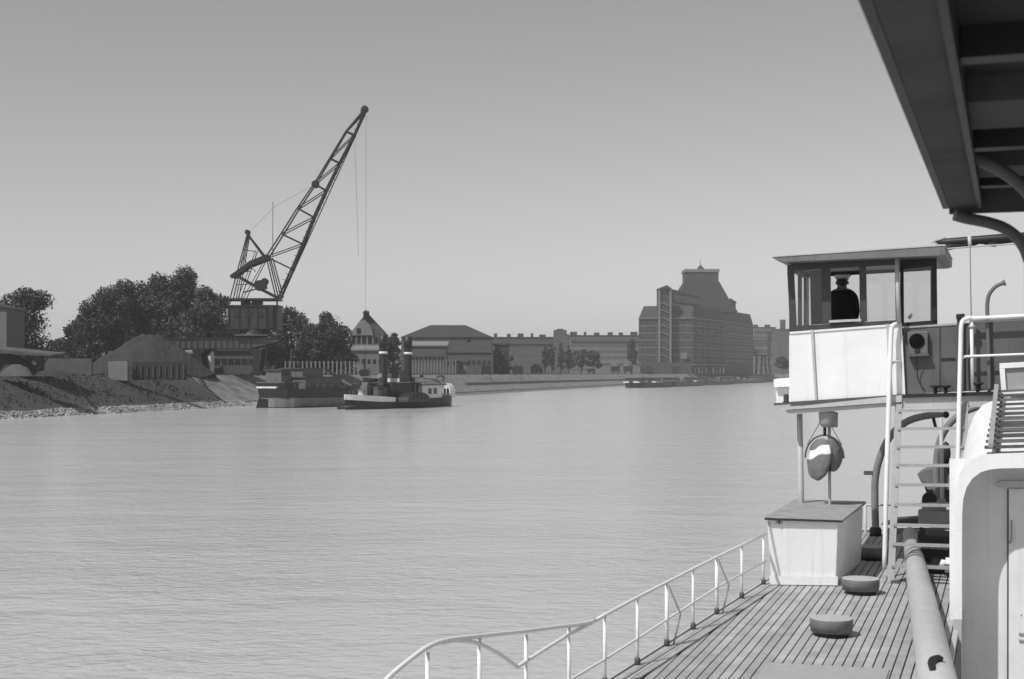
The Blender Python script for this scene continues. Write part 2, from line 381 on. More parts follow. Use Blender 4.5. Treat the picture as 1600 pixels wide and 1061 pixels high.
tree('bush', 838, 569, 12, 585, 500, 'wide low bush left of the poplars', 800, 43, .4, 1, 'bushes along the quay', 1, .05)
tree('tree', 987, 530, 12, 585, 640, 'dark tree at the left foot of the big warehouse', 900, 44, .6, 1)
tree('tree', 1222, 556, 14, 585, 640, 'dim tree beside the white wheelhouse panel below the far chimney', 900, 45, .6, 1)

for i, (px, tp, hw, Yb, lb) in enumerate(((60, 552, 34, 250, 'dark bush behind the low pale wall at the far left'), (118, 545, 36, 252, 'dark bush at the left foot of the gravel heap'), (300, 528, 44, 300, 'dark bush under the tallest trees right of the gravel heap'),
        (352, 520, 44, 300, 'dark bush behind the gantry left leg'), (420, 530, 44, 300, 'dark bush behind the gantry right leg'), (462, 540, 34, 296, 'dark bush under the thin tree right of the crane'), (500, 540, 34, 296, 'dark bush under the rounded tree by the gabled house'), (537, 552, 26, 300, 'low bush at the left foot of the gabled house'))):
    tree('bush', px, tp, hw, 585, Yb, lb, 2200, 60 + i, .3, i % 2, 'bushes under the left bank trees', 1, .02)
g_ = np.random.default_rng(77); lobes = []
for i in range(60):
    xx = -260 + i * 4.3 + g_.uniform(-2, 2); lobes.append(((xx, 440 + g_.uniform(-15, 15), 7.5), (5.5, 5, g_.uniform(4, 6.5))))
o = part('far_woods', crown_mesh(lobes, 16000, .75, 5), LEAF[1], kind='stuff'); o['label'] = 'dim band of far trees behind the crane and left buildings'; o['category'] = 'trees'
lobes = [((x_, 1250 + g_.uniform(-20, 20), 8), (12, 8, g_.uniform(5, 9))) for x_ in range(-40, 300, 14)]
o = part('distant_woods', crown_mesh(lobes, 9000, 1.3, 6), LEAF[1], kind='stuff'); o['label'] = 'pale distant treeline closing the river bend'; o['category'] = 'trees'

# ================================================================== LEFT BANK: heap, sheds, walls
mb = MB(); n = 40; Yh = 215; k = Yh / F; prof = [(112, 588), (135, 568), (160, 541), (180, 524), (207, 518), (232, 523), (255, 541), (280, 562), (310, 588)]
cxh = (208 - CX) * k; rings = []
n = 96; m_ = 34
for j in range(m_ + 1):
    t = j / m_
    for i in range(n):
        a = 2 * math.pi * i / n; H = 6.7; c_, s_ = math.cos(a), math.sin(a)
        rr = (1 - t) ** .95 * 10.6 + .02
        q = Vector((c_ * rr, s_ * rr * .8, 0)); z = H * (1 - (rr / 10.7) ** 1.35) if rr > 1.2 else H * (1 - (1.2 / 10.7) ** 1.35) + .1
        z += .45 * noise.noise(q * .35 + Vector((3, 1, 0))) * min(1, (rr / 4)) + .16 * noise.noise(q * 1.6) + .07 * noise.noise(q * 5)
        mb.v.append((cxh + q.x, Yh + 9 + q.y, 4.5 + max(z, -.3)))
for j in range(m_):
    for i in range(n):
        i2 = (i + 1) % n; mb.f.append((j * n + i, j * n + i2, (j + 1) * n + i2, (j + 1) * n + i)); mb.s.append(False)
mb.f.append(tuple(m_ * n + i for i in range(n))); mb.s.append(True)
solo('gravel_heap', mb, HEAP, 'tall dark conical heap of gravel behind the concrete wall left of the crane', 'heap')
def wallbox(name, x0, x1, y0, y1, Y, th, m, label, cat, **kw):
    a = P(x0, y1, Y); b = P(x1, y0, Y); return solo(name, MB().box(((a.x + b.x) / 2, Y + th / 2, (a.z + b.z) / 2), abs(b.x - a.x), th, abs(b.z - a.z)), m, label, cat, **kw)
t = thing('concrete_wall', 'long grey concrete bunker wall with dark slots before the gravel heap', 'wall', P(232, 588, 196))
aa = P(177, 590, 192); 
part('end_block', MB().box(((177 - CX + 191 - CX) / 2 * 192 / F, 192.7, 5.2), 30 * 192 / F, 1.4, 2.6), CONCL, t)
xw0 = (207 - CX) * 194 / F; xw1 = (292 - CX) * 194 / F
part('wall_panel', MB().box(((xw0 + xw1) / 2, 194.2, 5.2), xw1 - xw0, .5, 2.5), PLASTD if False else HEAP, t)
for q in range(9):
    xx = xw0 + .4 + q * (xw1 - xw0 - .8) / 8; part('slot_post', MB().box((xx, 193.82, 5.15), .16, .2, random.uniform(1.3, 2.2)), BARK, t)
wallbox('concrete_wall', 70, 143, 560, 590, 190, .5, CONC, 'low pale concrete wall between the open shed and the gravel heap', 'wall')
# open shed at far left
t = thing('open_shed', 'low open shed with thin sloping roof at the far left bank edge', 'shed', P(30, 588, 172))
a = P(-60, 540, 172); b = P(80, 554, 172); c2 = P(80, 557, 172); d2 = P(-60, 548, 172)
part('roof', MB().prism([a, b, c2, d2], (0, 6, .3)), CONC, t)
for px in (-40, 20, 66):
    q = P(px, 586, 173); part('post', MB().box((q.x, 173.5, 5.6), .22, .22, 2.7), BARK, t)
    part('brace', MB().bar((q.x - .7, 173.5, 6.9), (q.x, 173.5, 6.1), .14).bar((q.x + .7, 173.5, 6.9), (q.x, 173.5, 6.1), .14), BARK, t)
part('back_wall', MB().prism([P(-60, 550, 178), P(20, 552, 178), P(20, 588, 178), P(-60, 588, 178)], (0, .2, 0)), PLASTD, t)  # shade under the shed roof is put into this wall's dark colour
def mound(px, half, h, Y, m, label, name='earth_mound'):
    k = Y / F; x = (px - CX) * k; mb = MB(); n = 24
    for j in range(7):
        tt = j / 6
        for i in range(n):
            a = 2 * math.pi * i / n; rr = half * k * (1 - tt) ** .8 * (1 + .3 * noise.noise(Vector((math.cos(a) + px, math.sin(a), tt * 2)))) + .02
            mb.v.append((x + math.cos(a) * rr, Y + math.sin(a) * rr * .7, 4.5 + h * math.sin(tt * math.pi / 2) * (1 + .08 * noise.noise(Vector((math.cos(a) * 3, math.sin(a) * 3, tt * 5))))))
    for j in range(6):
        for i in range(n): i2 = (i + 1) % n; mb.f.append((j * n + i, j * n + i2, (j + 1) * n + i2, (j + 1) * n + i)); mb.s.append(True)
    solo(name, mb, m, label, 'heap')
mound(24, 34, 2.5, 174, HEAP, 'black heap of coal behind the sand under the open shed', 'coal_heap')
mound(26, 26, 1.4, 167, CONC, 'small pale heap of sand under the open shed roof', 'sand_heap')
mound(80, 30, .8, 166, HEAP, 'low dark heap of earth right of the open shed', 'earth_heap')
t = thing('tall_building', 'plain grey building end cut by the left picture edge', 'building', P(0, 588, 215))
q = (10 - CX) * 215 / F
part('wall', MB().box((q - 4, 219, 9.5), 8, 8, 10.5), PLAST, t); part('roof', MB().prism([(q - 8.3, 214.7, 14.75), (q + .3, 214.7, 14.75), (q - 4, 214.7, 15.9)], (0, 8.6, 0)), ROOFD, t)
# low warehouse behind the crane gantry
def windows(mb, x0, x1, z0, z1, Y, nx, nz, wx, wz, depth=.12):
    for i in range(nx):
        for j in range(nz):
            x = x0 + (x1 - x0) * (i + .5) / nx; z = z0 + (z1 - z0) * (j + .5) / nz; mb.box((x, Y, z), wx, depth, wz)
    return mb
def house(name, label, x0, x1, eave, Y, dep, roof, ridge, mw, mr, nx=0, nz=1, wz=1.2, wx=.8, hip=True, group=None, base=4.5, cat='building', over=.4, single=False):
    k = Y / F; X0 = (x0 - CX) * k; X1 = (x1 - CX) * k; ze = E + (HY - eave) * k; zr = E + (HY - ridge) * k
    t = thing(name, label, cat, ((X0 + X1) / 2, Y, base), group)
    part('wall', MB().box(((X0 + X1) / 2, Y + dep / 2, (base + ze) / 2), X1 - X0, dep, ze - base), mw, t)
    o_ = over
    if roof == 'hip':
        ins = min(dep / 2, (X1 - X0) * .3) if hip else 0
        A = [(X0 - o_, Y - o_, ze + .003), (X1 + o_, Y - o_, ze + .003), (X1 + o_, Y + dep + o_, ze + .003), (X0 - o_, Y + dep + o_, ze + .003), (X0 + ins, Y + dep / 2, zr), (X1 - ins, Y + dep / 2, zr)]
        part('roof', MB().add(A, [(0, 1, 5, 4), (1, 2, 5), (2, 3, 4, 5), (3, 0, 4), (3, 2, 1, 0)]), mr, t)
    elif roof == 'flat': part('roof', MB().box(((X0 + X1) / 2, Y + dep / 2, ze + .25), X1 - X0 + 2 * o_, dep + 2 * o_, .5), mr, t)
    elif roof == 'shed': part('roof', MB().prism([(X0 - o_, Y - o_, ze + .003), (X1 + o_, Y - o_, ze + .003), (X1 + o_, Y - o_, ze + .35), (X0 - o_, Y - o_, ze + .35)], (0, dep + 2 * o_, zr - ze)), mr, t)
    elif roof == 'gable': part('roof', MB().prism([(X0 - o_, Y - o_, ze + .003), (X1 + o_, Y - o_, ze + .003), ((X0 + X1) / 2, Y - o_, zr)], (0, dep + 2 * o_, 0)), mr, t)
    if nx:
        if single:
            for i in range(nx):
                for j in range(nz): part('window', windows(MB(), X0 + (X1 - X0) * i / nx, X0 + (X1 - X0) * (i + 1) / nx, base + .8 + (ze - base - 1) * j / nz, base + .8 + (ze - base - 1) * (j + 1) / nz, Y, 1, 1, wx, wz), WIN, t)
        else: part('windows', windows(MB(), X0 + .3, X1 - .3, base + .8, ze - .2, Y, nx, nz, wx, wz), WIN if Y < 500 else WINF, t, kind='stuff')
    return t, X0, X1, ze, zr
house('warehouse', 'low mottled warehouse seen through the crane gantry', 334, 398, 549, 246, 10, 'shed', 545, PLASTD, ROOFD, 6, 1, 1, .9, single=True)
house('site_hut', 'small white hut with one dark window behind the gantry left leg', 314, 329, 549, 240, 3, 'flat', 549, BOATW, ROOFD, 1, 1, 1.2, .4, single=True)
house('site_shed', 'long low grey shed between heap and gantry leg', 284, 311, 553, 238, 6, 'shed', 549, PLASTD, ROOFL, 3, 1, 1, .8, single=True)
# gabled ornamental house
t, X0, X1, ze, zr = house('gabled_house', 'tall pale house with steep gable and little roof turret behind the tug', 548, 598, 523, 335, 9, 'none', 494, PLAST, ROOFD, 0, hip=False)
k = 335 / F
gx = lambda p: (p - CX) * k
gz = lambda y: E + (HY - y) * k
part('gable', MB().prism([(gx(549), 334.4, gz(524)), (gx(584), 334.4, gz(524)), (gx(578), 334.4, gz(508)), (gx(571), 334.4, gz(500)), (gx(560), 334.4, gz(504))], (0, .5, 0)), CONCL, t)
o = part('turret', MB().box((gx(571), 337, gz(491)), 1.3, 1.3, 1.6).prism([(gx(566), 335.6, gz(489)), (gx(576), 335.6, gz(489)), (gx(571), 335.6, gz(484))], (0, 2.4, 0)), ROOFD, t)
part('roof_peak', MB().add([(gx(546), 334.9, gz(523.1)), (gx(602), 334.9, gz(523.1)), (gx(602), 345, gz(523.1)), (gx(546), 345, gz(523.1)), (gx(568), 338.6, gz(490)), (gx(574), 338.6, gz(490))], [(0, 1, 5, 4), (1, 2, 5), (2, 3, 4, 5), (3, 0, 4)]), ROOFD, t)
part('window', MB().box((gx(561), 334.35, gz(517)), 1.0, .2, 1.2), WIN, t)
for px in (553, 561, 569, 578, 588): part('window', MB().box((gx(px), 334.9, gz(531)), .6, .2, 1.6), WIN, t)
for px in (549.5, 557, 565, 574, 583, 593): part('pilaster', MB().box((gx(px), 334.8, gz(531)), .3, .3, 2.1), CONCL, t)
part('cornice', MB().box((gx(573), 334.7, gz(539)), 8, .5, .3), CONCL, t)
house('storehouse', 'low wide pale storehouse under the gabled house', 536, 600, 548, 322, 9, 'shed', 541, PLAST, CONCL, 7, 1, 1.0, .6)
house('factory_hall', 'long hall with high dark hipped roof behind the funnels', 627, 768, 527, 430, 22, 'hip', 506, PLASTD, ROOFD, 16, 1, 1.4, .8)
house('workshop', 'lower workshop with pale strip of roof right of the rear funnel', 640, 697, 541, 378, 9, 'shed', 534, PLASTD, ROOFL, 8, 1, 1.5, .9)
house('warehouse', 'warehouse with low grey hipped roof in front of the long hall', 695, 770, 551, 412, 12, 'hip', 535, PLASTD, ROOFD, 9, 1, 1.3, 1)
house('tower_block', 'narrow dark flat-roofed block at the right end of the low warehouse', 773, 796, 539, 448, 8, 'flat', 538, BRICK, ROOFD, 3, 2, 1, 1)
house('quay_hut', 'little pale hut on the quay below the low warehouse', 711, 729, 567, 388, 4, 'shed', 564, CONCL, ROOFD, 1, 1, .8, .6, single=True)
# picket fences with pale posts
def picket(x0, x1, y0, Y, n, label):
    t = thing('picket_fence', label, 'fence', P((x0 + x1) / 2, 586, Y), 'fences with pale posts on the quay'); k = Y / F
    for i in range(n):
        px = x0 + (x1 - x0) * i / (n - 1); part('fence_post', MB().box(((px - CX) * k, Y, (4.6 + E + (HY - y0) * k) / 2), .26, .26, E + (HY - y0) * k - 4.6), CONCL, t)
    zb = E + (HY - y0) * k
    part('rail', MB().box((((x0 + x1) / 2 - CX) * k, Y + .15, zb - .3), (x1 - x0) * k, .08, .16), PLASTD, t)
    part('kerb', MB().box((((x0 + x1) / 2 - CX) * k, Y + .3, 4.85), (x1 - x0) * k, .3, .5), CONC, t)
picket(446, 560, 564, 262, 18, 'fence of pale posts in the shade below the trees right of the crane')
picket(640, 712, 562, 366, 16, 'fence of pale posts behind the steam tug')
picket(745, 860, 574, 505, 22, 'thin pale fence along the quay behind the sign boards')
# long residential blocks
def longblock(name, label, x0, x1, top, Y, m, nx, nz, seed):
    t, X0, X1, ze, zr = house(name, label, x0, x1, top, Y, 16, 'flat', top, m, ROOFD, nx, nz, 1.5, 1.1)
    g = random.Random(seed)
    x = X0 + 2
    while x < X1 - 3:
        wd = g.uniform(1.2, 4); part('chimney', MB().box((x, Y + 4, ze + 1.2), wd, 1.4, g.uniform(1.2, 2.6)), BRICK, t); x += wd + g.uniform(2.5, 6)
    part('cornice', MB().box(((X0 + X1) / 2, Y - .3, ze - 2.8), X1 - X0, .8, .5), PLASTD, t)
    return t
longblock('apartment_block', 'long dark roofline of a far block left of the square tower', 768, 890, 528, 720, PLASTD, 26, 5, 1)
longblock('apartment_block', 'pale long far block right of the square tower', 891, 1000, 525, 800, PLAST, 24, 6, 2)
t = thing('roof_tower', 'stepped square tower rising over the far long block', 'tower', P(877, 560, 715)); k = 715 / F
part('wall', MB().box(((877 - CX) * k, 718, (4.6 + E + (HY - 522) * k) / 2), 24 * k, 7, E + (HY - 522) * k - 4.6), PLASTD, t)
part('upper_stage', MB().box(((875.5 - CX) * k, 718, E + (HY - 519) * k), 20 * k, 5.5, 7 * k), PLASTD, t)
part('cap', MB().box(((875.5 - CX) * k, 718, E + (HY - 515) * k), 10 * k, 3.5, 2.5 * k), ROOFD, t)
t, *_ = house('quay_shed', 'long pale flat shed with dark bays left of the big warehouse', 930, 1000, 568, 662, 8, 'flat', 566, PLAST, CONCL, 0)
for i, px in enumerate((962, 981)):
    q = P(px, 575, 622); t = thing('freight_wagon', ('left', 'right')[i] + ' one of two dark freight wagons on the quay left of the big warehouse', 'wagon', (q.x, 622, 4.62), 'dark freight wagons on the quay')
    part('body', MB().box((q.x, 622, 6.9), 3.9, 2.6, 2.4), BLACK, t); part('roof', MB().tube([(q.x - 1.95, 622, 7.9), (q.x + 1.95, 622, 7.9)], 1.25, 10), DGREY, t)
    for dx in (-1.2, 1.2): part('wheel', MB().lathe((q.x + dx, 620.6, 5.1), [(.45, 0), (.45, .2)], 12, (0, 1, 0)), BLACK, t)
q = P(924, 577, 572); t = thing('freight_wagon', 'low dark wagon standing alone further left on the quay', 'wagon', (q.x, 572, 4.62), 'dark freight wagons on the quay')
part('body', MB().box((q.x, 572, 6.2), 3.1, 2.4, 1.3), BLACK, t)
for dx in (-1, 1): part('wheel', MB().lathe((q.x + dx, 570.6, 5.1), [(.45, 0), (.45, .2)], 12, (0, 1, 0)), BLACK, t)
# sign boards
for i, (x0, x1) in enumerate(((752, 768), (803, 817))):
    Yb = 374 if i == 0 else 412; t = thing('sign_board', ('left', 'right')[i] + ' dark square board on two posts at the water side of the bank', 'sign', P((x0 + x1) / 2, 594, Yb), 'dark boards on posts'); k = Yb / F
    part('board', MB().box((((x0 + x1) / 2 - CX) * k, Yb, E + (HY - 578) * k), (x1 - x0) * k, .15, 12.5 * k), BLACK, t)
    for px in (x0 + 2, x1 - 2): part('post', MB().box(((px - CX) * k, Yb + .2, E + (HY - 584) * k - 1.1), .18, .16, 4.4), DGREY, t)

# ================================================================== BIG WAREHOUSE (grain elevator)
t = thing('grain_warehouse', 'huge many-storeyed brick warehouse with stair tower and central turret', 'building', P(1085, 580, 738))
FP = [(998, 742), (1082, 735), (1132, 786), (1133, 793), (1177, 853)]
pts = [P(x, 584, y) for x, y in FP]; back = [Vector((pts[-1].x + 2, 900, 0)), Vector((pts[0].x + 14, 850, 0))]
ring = [Vector((p.x, p.y, 0)) for p in pts] + back
zc = 33.4; 
def ext(ring, z0, z1): return MB().prism([Vector((p.x, p.y, z0)) for p in ring], (0, 0, z1 - z0))
part('wall', ext(ring, 4.5, zc), BRICK, t)
cen = sum(ring, Vector()) / len(ring)
def scaled(ring, f): return [cen + (p - cen) * f for p in ring]
mb = MB(); lo = scaled(ring, 1.0); hi = scaled(ring, .93); n = len(ring)
mb.add([Vector((p.x, p.y, zc + .45)) for p in lo] + [Vector((p.x, p.y, zc + 6.9)) for p in hi], [(i, (i + 1) % n, n + (i + 1) % n, n + i) for i in range(n)] + [tuple(range(n, 2 * n)), tuple(range(n))[::-1]])
part('mansard_roof', mb, ROOFD, t)
def course(z, h, out, m, nm='string_course'):
    mb = MB()
    for i in (0, 1, 3):
        a = Vector((pts[i].x, pts[i].y, z)); b = Vector((pts[i + 1].x, pts[i + 1].y, z)); d = (b - a).normalized(); nn = Vector((d.y, -d.x, 0))
        mb.prism([a + nn * out, b + nn * out, b - nn * .3, a - nn * .3], (0, 0, h))
    part(nm, mb, m, t)
course(zc, .45, .9, TRIM, 'cornice')
for z in (29.5, 25.8, 22.0, 18.2, 14.4): course(z, .34, .34, TRIM)
mb = MB()
for i in (0, 1, 3):
    a = pts[i]; b = pts[i + 1]; L = (b - a).length; d = Vector((b.x - a.x, b.y - a.y, 0)).normalized(); nn = Vector((d.y, -d.x, 0)); m_ = int(L / 3)
    for q in range(m_):
        for z in (27.4, 23.7, 19.9, 16.1, 12.0, 31.4):
            c = Vector((a.x, a.y, z)) + Vector((b.x - a.x, b.y - a.y, 0)) * ((q + .5) / m_); mb.box(c + nn * .05, 1.25, .2, 1.5, d, nn, UZ)
part('windows', mb, mat('warehouse_window', .022, .4, .5, .3), t, kind='stuff')
kk = 738 / F; X = lambda p: (p - CX) * kk; Z = lambda y: E + (HY - y) * kk
# stair tower with zigzag flights
part('stair_tower', MB().box((X(1037.5), 738, (5 + Z(452)) / 2), 20 * kk, 9, Z(452) - 5), BRICK, t)
for px in (1028.7, 1046): part('corner_pier', MB().box((X(px), 733.0, (8.3 + Z(452)) / 2), .9, .8, Z(452) - 8.3), TRIM, t)
for i in range(8):
    z = Z(475) - i * 3.85; part('stair_flight', MB().bar((X(1029.5), 733.1, z + .5), (X(1035), 733.1, z + .35), .5, .4).bar((X(1035), 733.1, z + .35), (X(1042), 733.1, z - .9), .5, .4).bar((X(1042), 733.1, z - .9), (X(1045.4), 733.1, z - 1.15), .5, .4), TRIM, t)
part('tower_roof', MB().prism([(X(1026), 732, Z(452)), (X(1048), 732, Z(452)), (X(1040), 732, Z(446.5))], (0, 12, 0)), ROOFD, t)
part('gallery', MB().prism([(X(1048), 744, Z(470)), (X(1097), 744, Z(476)), (X(1097), 744, Z(464)), (X(1048), 744, Z(453))], (0, 9, 0)), BRICK, t)
part('gallery_roof', MB().prism([(X(1046), 743.4, Z(453)), (X(1099), 743.4, Z(464)), (X(1097), 743.4, Z(461)), (X(1044), 743.4, Z(449))], (0, 10.5, 0)), ROOFD, t)
# central turret
k5 = 790 / F; X5 = lambda p: (p - CX) * k5; Z5 = lambda y: E + (HY - y) * k5
part('turret_base', MB().prism([(X5(1040), 783, Z5(488)), (X5(1150), 783, Z5(488)), (X5(1136), 783, Z5(468)), (X5(1121), 783, Z5(441)), (X5(1069), 783, Z5(441)), (X5(1060), 783, Z5(456))], (0, 16, 0)), ROOFD, t)
part('turret', MB().box((X5(1095), 792, (Z5(445) + Z5(426)) / 2), 51 * k5, 15, Z5(426) - Z5(445)), BRICK, t)
o = part('turret_cornice', MB().box((X5(1095), 792, Z5(424)), 54 * k5, 16.2, 1.5), TRIM, t)
mb = MB()
for i in range(15): mb.box((X5(1070 + i * 3.57), 784.8, Z5(422)), .5, .3, .8)
part('balustrade', mb, TRIM, t, kind='stuff')
part('flagpole', MB().tube([(X5(1095), 792, Z5(423)), (X5(1095), 792, Z5(404))], [.25, .08], 6).add([(X5(1088), 789, Z5(422)), (X5(1102), 789, Z5(422)), (X5(1102), 795, Z5(422)), (X5(1088), 795, Z5(422)), (X5(1095), 792, Z5(413))], [(0, 1, 4), (1, 2, 4), (2, 3, 4), (3, 0, 4)]), ROOFD, t)
part('side_turret', MB().box((X5(1143), 795, (Z5(490) + Z5(470)) / 2), 14 * k5, 8, Z5(470) - Z5(490)), BRICK, t)
part('side_turret_roof', MB().prism([(X5(1134), 790, Z5(470)), (X5(1152), 790, Z5(473)), (X5(1142), 790, Z5(466))], (0, 9, 0)), ROOFD, t)
part('loading_bay', MB().box((X(1067), 733.6, 14.2), 9 * kk, .8, 3), TRIM, t)
part('plinth', MB().prism([P(1000, 566, 728), P(1080, 567, 722), P(1080, 584, 722), P(1000, 584, 728)], (0, 3, 0)), BRICK, t)
for i, px in enumerate((1004, 1013, 1052, 1060, 1069, 1077)): part('loading_door', MB().box(P(px, 577, 723.5 if px > 1045 else 725.5), 1.8 + (i % 2), .4, 2.9), WIN, t)
for i in range(9):
    a = pts[1].lerp(pts[2], (i + .5) / 9); part('loading_door', MB().box(Vector((a.x, a.y, 6.4)) + Vector((.3, -.25, 0)), 1.6 + (i % 3) * .5, .6, 3.4, (pts[2] - pts[1]).normalized(), None, UZ), WIN, t)
part('loading_canopy', MB().bar(Vector((pts[1].x, pts[1].y - 2, 9.6)), Vector((pts[2].x + 1.5, pts[2].y - 2, 9.6)), 3.5, .4), TRIM, t)
for i in range(5): part('downpipe', MB().bar(Vector((0, 0, 5)) + pts[1].lerp(pts[2], (i + .5) / 5) * 1 + Vector((.4, -.4, -pts[1].z)), Vector((0, 0, 33)) + pts[1].lerp(pts[2], (i + .5) / 5) + Vector((.4, -.4, -pts[1].z)), .4), STEEL2, t)

# things right of the warehouse
house('conveyor_house', 'pale raised conveyor house beside the big warehouse', 1176, 1200, 532, 905, 9, 'flat', 531, PLAST, ROOFD, 3, 2, 2.6, 3, base=16.0)
t = thing('quay_crane', 'dim portal crane beyond the big warehouse near its right end', 'crane', P(1195, 584, 880)); k = 880 / F
for px in (1181, 1189, 1197, 1203): part('leg', MB().bar(((px - CX) * k, 880, 4.6), ((px + (2 if px < 1190 else -2) - CX) * k, 880, 16), 1.1), BRICK, t)
part('portal', MB().box(((1192 - CX) * k, 880, 16.0), 12, 4, 1.0), BRICK, t); part('tower', MB().box(((1202 - CX) * k, 880, 23), 2, 2, 14), BRICK, t)
part('jib', MB().bar(((1172 - CX) * k, 879, E + 57 * k), ((1212 - CX) * k, 879, E + 54 * k), .6), BRICK, t)
longblock('apartment_block', 'far pale stepped apartment block below the chimney beside the wheelhouse', 1178, 1212, 512, 1010, PLAST, 9, 8, 5)
house('far_building', 'dim tall building right behind the wheelhouse left edge', 1213, 1262, 515, 990, 14, 'flat', 514, PLASTD, ROOFD, 8, 8, 1.5, 1.2)
q = P(1225, 515, 1010); solo('chimney', MB().lathe((q.x, 1015, 5), [(2.3, 0), (1.9, q.z + 3 - 5), (2.1, q.z + 7.2 - 5)], 14), BRICK, 'round far chimney rising beside the wheelhouse corner', 'chimney')

# ================================================================== THE CRANE
YC = 232.0; kc = YC / F
def C(px, py, dy=0): return Vector(((px - CX) * kc, YC + dy, E + (HY - py) * kc))
def latt(a, b, w=.16): return MB().bar(a, b, w)
t = thing('portal_crane', 'tall dark lattice jib crane on its gantry at the left bank', 'crane', C(400, 586))
LN = [(418, 402), (441, 366), (466, 326), (492, 288), (516, 248), (541, 206), (564, 178)]
RN = [(437, 466), (457, 421), (474, 382), (491, 340), (510, 298), (531, 255), (554, 211), (569, 176)]
for dy in (-1.3, 1.3):
    for q in range(6):
        part('jib_chord', MB().bar(C(*LN[q], dy * (1 - q / 8)), C(*LN[q + 1], dy * (1 - (q + 1) / 8)), .22), STEEL, t)
    for q in range(7):
        part('jib_chord', MB().bar(C(*RN[q], dy * (1 - q / 9)), C(*RN[q + 1], dy * (1 - (q + 1) / 9)), .32), STEEL, t)
    for q in range(7):
        f_ = 1 - q / 8; part('jib_brace', MB().bar(C(*LN[min(q, 6)], dy * f_), C(*RN[min(q + 1, 7)], dy * f_), .24 if q < 6 else .15), STEEL, t)
        if q < 6: part('jib_brace', MB().bar(C(*LN[q], dy * f_), C(*RN[min(q + 2, 7)], dy * f_ * .9), .15), STEEL, t)
    part('jib_strut', MB().bar(C(418, 402, dy), C(433, 465, dy), .18), STEEL, t)
    part('jib_strut', MB().bar(C(424, 402, dy), C(441, 465, dy), .18), STEEL, t)
    part('frame_leg', MB().bar(C(387, 366, dy * .3), C(362, 467, dy), .17), STEEL, t); part('frame_leg', MB().bar(C(390, 366, dy * .3), C(371, 467, dy * .8), .14), STEEL, t)
    part('frame_leg', MB().bar(C(387, 366, dy * .3), C(414, 402, dy), .22), STEEL, t); part('frame_leg', MB().bar(C(401, 392, dy * .6), C(374, 467, dy), .12), STEEL, t)
    part('frame_leg', MB().bar(C(414, 408, dy * .6), C(382, 467, dy), .12), STEEL, t)
    part('counter_arm', MB().bar(C(363, 434, dy), C(392, 413, dy), .45, .6).bar(C(392, 413, dy), C(420, 402, dy), .45, .8), STEEL, t)
    part('counter_strut', MB().bar(C(372, 432, dy), C(404, 450, dy), .4).bar(C(404, 450, dy), C(437, 467, dy), .42), STEEL, t)
for a, b in (((376, 410), (384, 398)), ((380, 390), (398, 393)), ((372, 425), (392, 424)), ((368, 445), (390, 444)), ((380, 405), (400, 425))):
    part('frame_brace', MB().bar(C(*a), C(*b), .12), STEEL, t)
for q in range(7):
    part('jib_cross_tie', MB().bar(C(*RN[q], -1.3 * (1 - q / 9)), C(*RN[q], 1.3 * (1 - q / 9)), .14).bar(C(*RN[q], -1.3 * (1 - q / 9)), C(*RN[q + 1], 1.3 * (1 - (q + 1) / 9)), .1), STEEL, t)
    part('jib_cross_tie', MB().bar(C(*LN[min(q, 6)], -1.3 * (1 - q / 8)), C(*LN[min(q, 6)], 1.3 * (1 - q / 8)), .14), STEEL, t)
for px in (362, 378, 392, 406, 420, 434): part('house_rib', MB().bar(C(px, 479, -2.28), C(px, 513, -2.28), .12), BLACK, t)
for a, b in (((366, 514), (380, 525)), ((420, 525), (434, 514)), ((385, 516), (385, 524)), ((412, 516), (412, 524))): part('slew_strut', MB().bar(C(*a, -2), C(*b, -2), .25), BLACK, t)
for px in (360, 372, 424, 436): part('walkway_post', MB().bar(C(px, 528, -3), C(px, 518, -3), .07), BLACK, t)
part('walkway_rail', MB().bar(C(268, 521, -3), C(438, 518, -3), .07), STEEL, t)
part('cable_reel', MB().lathe(C(408, 447, -1.6), [(.9, 0), (.9, .15), (.3, .16), (.3, .5)], 14, (0, 1, 0)), BLACK, t)
mb = MB()
for q in range(30):
    u = q / 30; a = C(444 + (570 - 444) * u, 460 + (178 - 460) * u, -1.2 * (1 - u)); mb.bar(a, a + Vector((-.95 * (1 - u * .6), 0, .45)), .09)
part('ladder_rungs', mb, STEEL, t, kind='stuff')
part('jib_chord', MB().bar(C(444, 462, -1.2), C(571, 178, -.1), .16), STEEL, t)
part('head_sheave', MB().lathe(C(570, 171, -.35), [(.35, 0), (.62, .05), (.62, .6), (.35, .7)], 14, (0, 1, 0)).box(C(567, 177), .7, .7, 1.0), BLACK, t)
for px, py, r_ in ((493, 288, .62), (553, 213, .3), (387, 363, .42), (458, 421, .32), (470, 394, .28)): part('sheave', MB().lathe(C(px, py, -.45), [(r_, 0), (r_, .9)], 10, (0, 1, 0)), BLACK, t)
part('winch', MB().box(C(409, 446), 1.6, 1.4, 1.2).lathe(C(414, 440, -.6), [(.55, 0), (.55, 1.2)], 12, (0, 1, 0)).bar(C(380, 457), C(415, 448), .2), BLACK, t)
part('platform', MB().box(C(397, 468.5), 83 * kc, 4.2, .34), BLACK, t)
for px in (360, 381, 413, 436): part('platform_post', MB().bar(C(px, 470, -1.9), C(px, 480, -1.9), .25), BLACK, t)
part('drum', MB().tube([C(385, 475, -1.5), C(385, 475, 1.5)], .6, 12), BLACK, t); part('drum', MB().tube([C(402, 475, -1.5), C(402, 475, 1.5)], .7, 12), BLACK, t)
hb = part('machine_house', MB().box(C(399, 496), 78 * kc, 4.4, 34 * kc), HOUSEC, t)
part('house_pillar', MB().box(C(427, 497, -2.3), 8 * kc, .5, 34 * kc), BLACK, t)
for px in (374, 392, 410): part('window', MB().box(C(px, 492, -2.25), .9, .12, .8), WIN, hb)
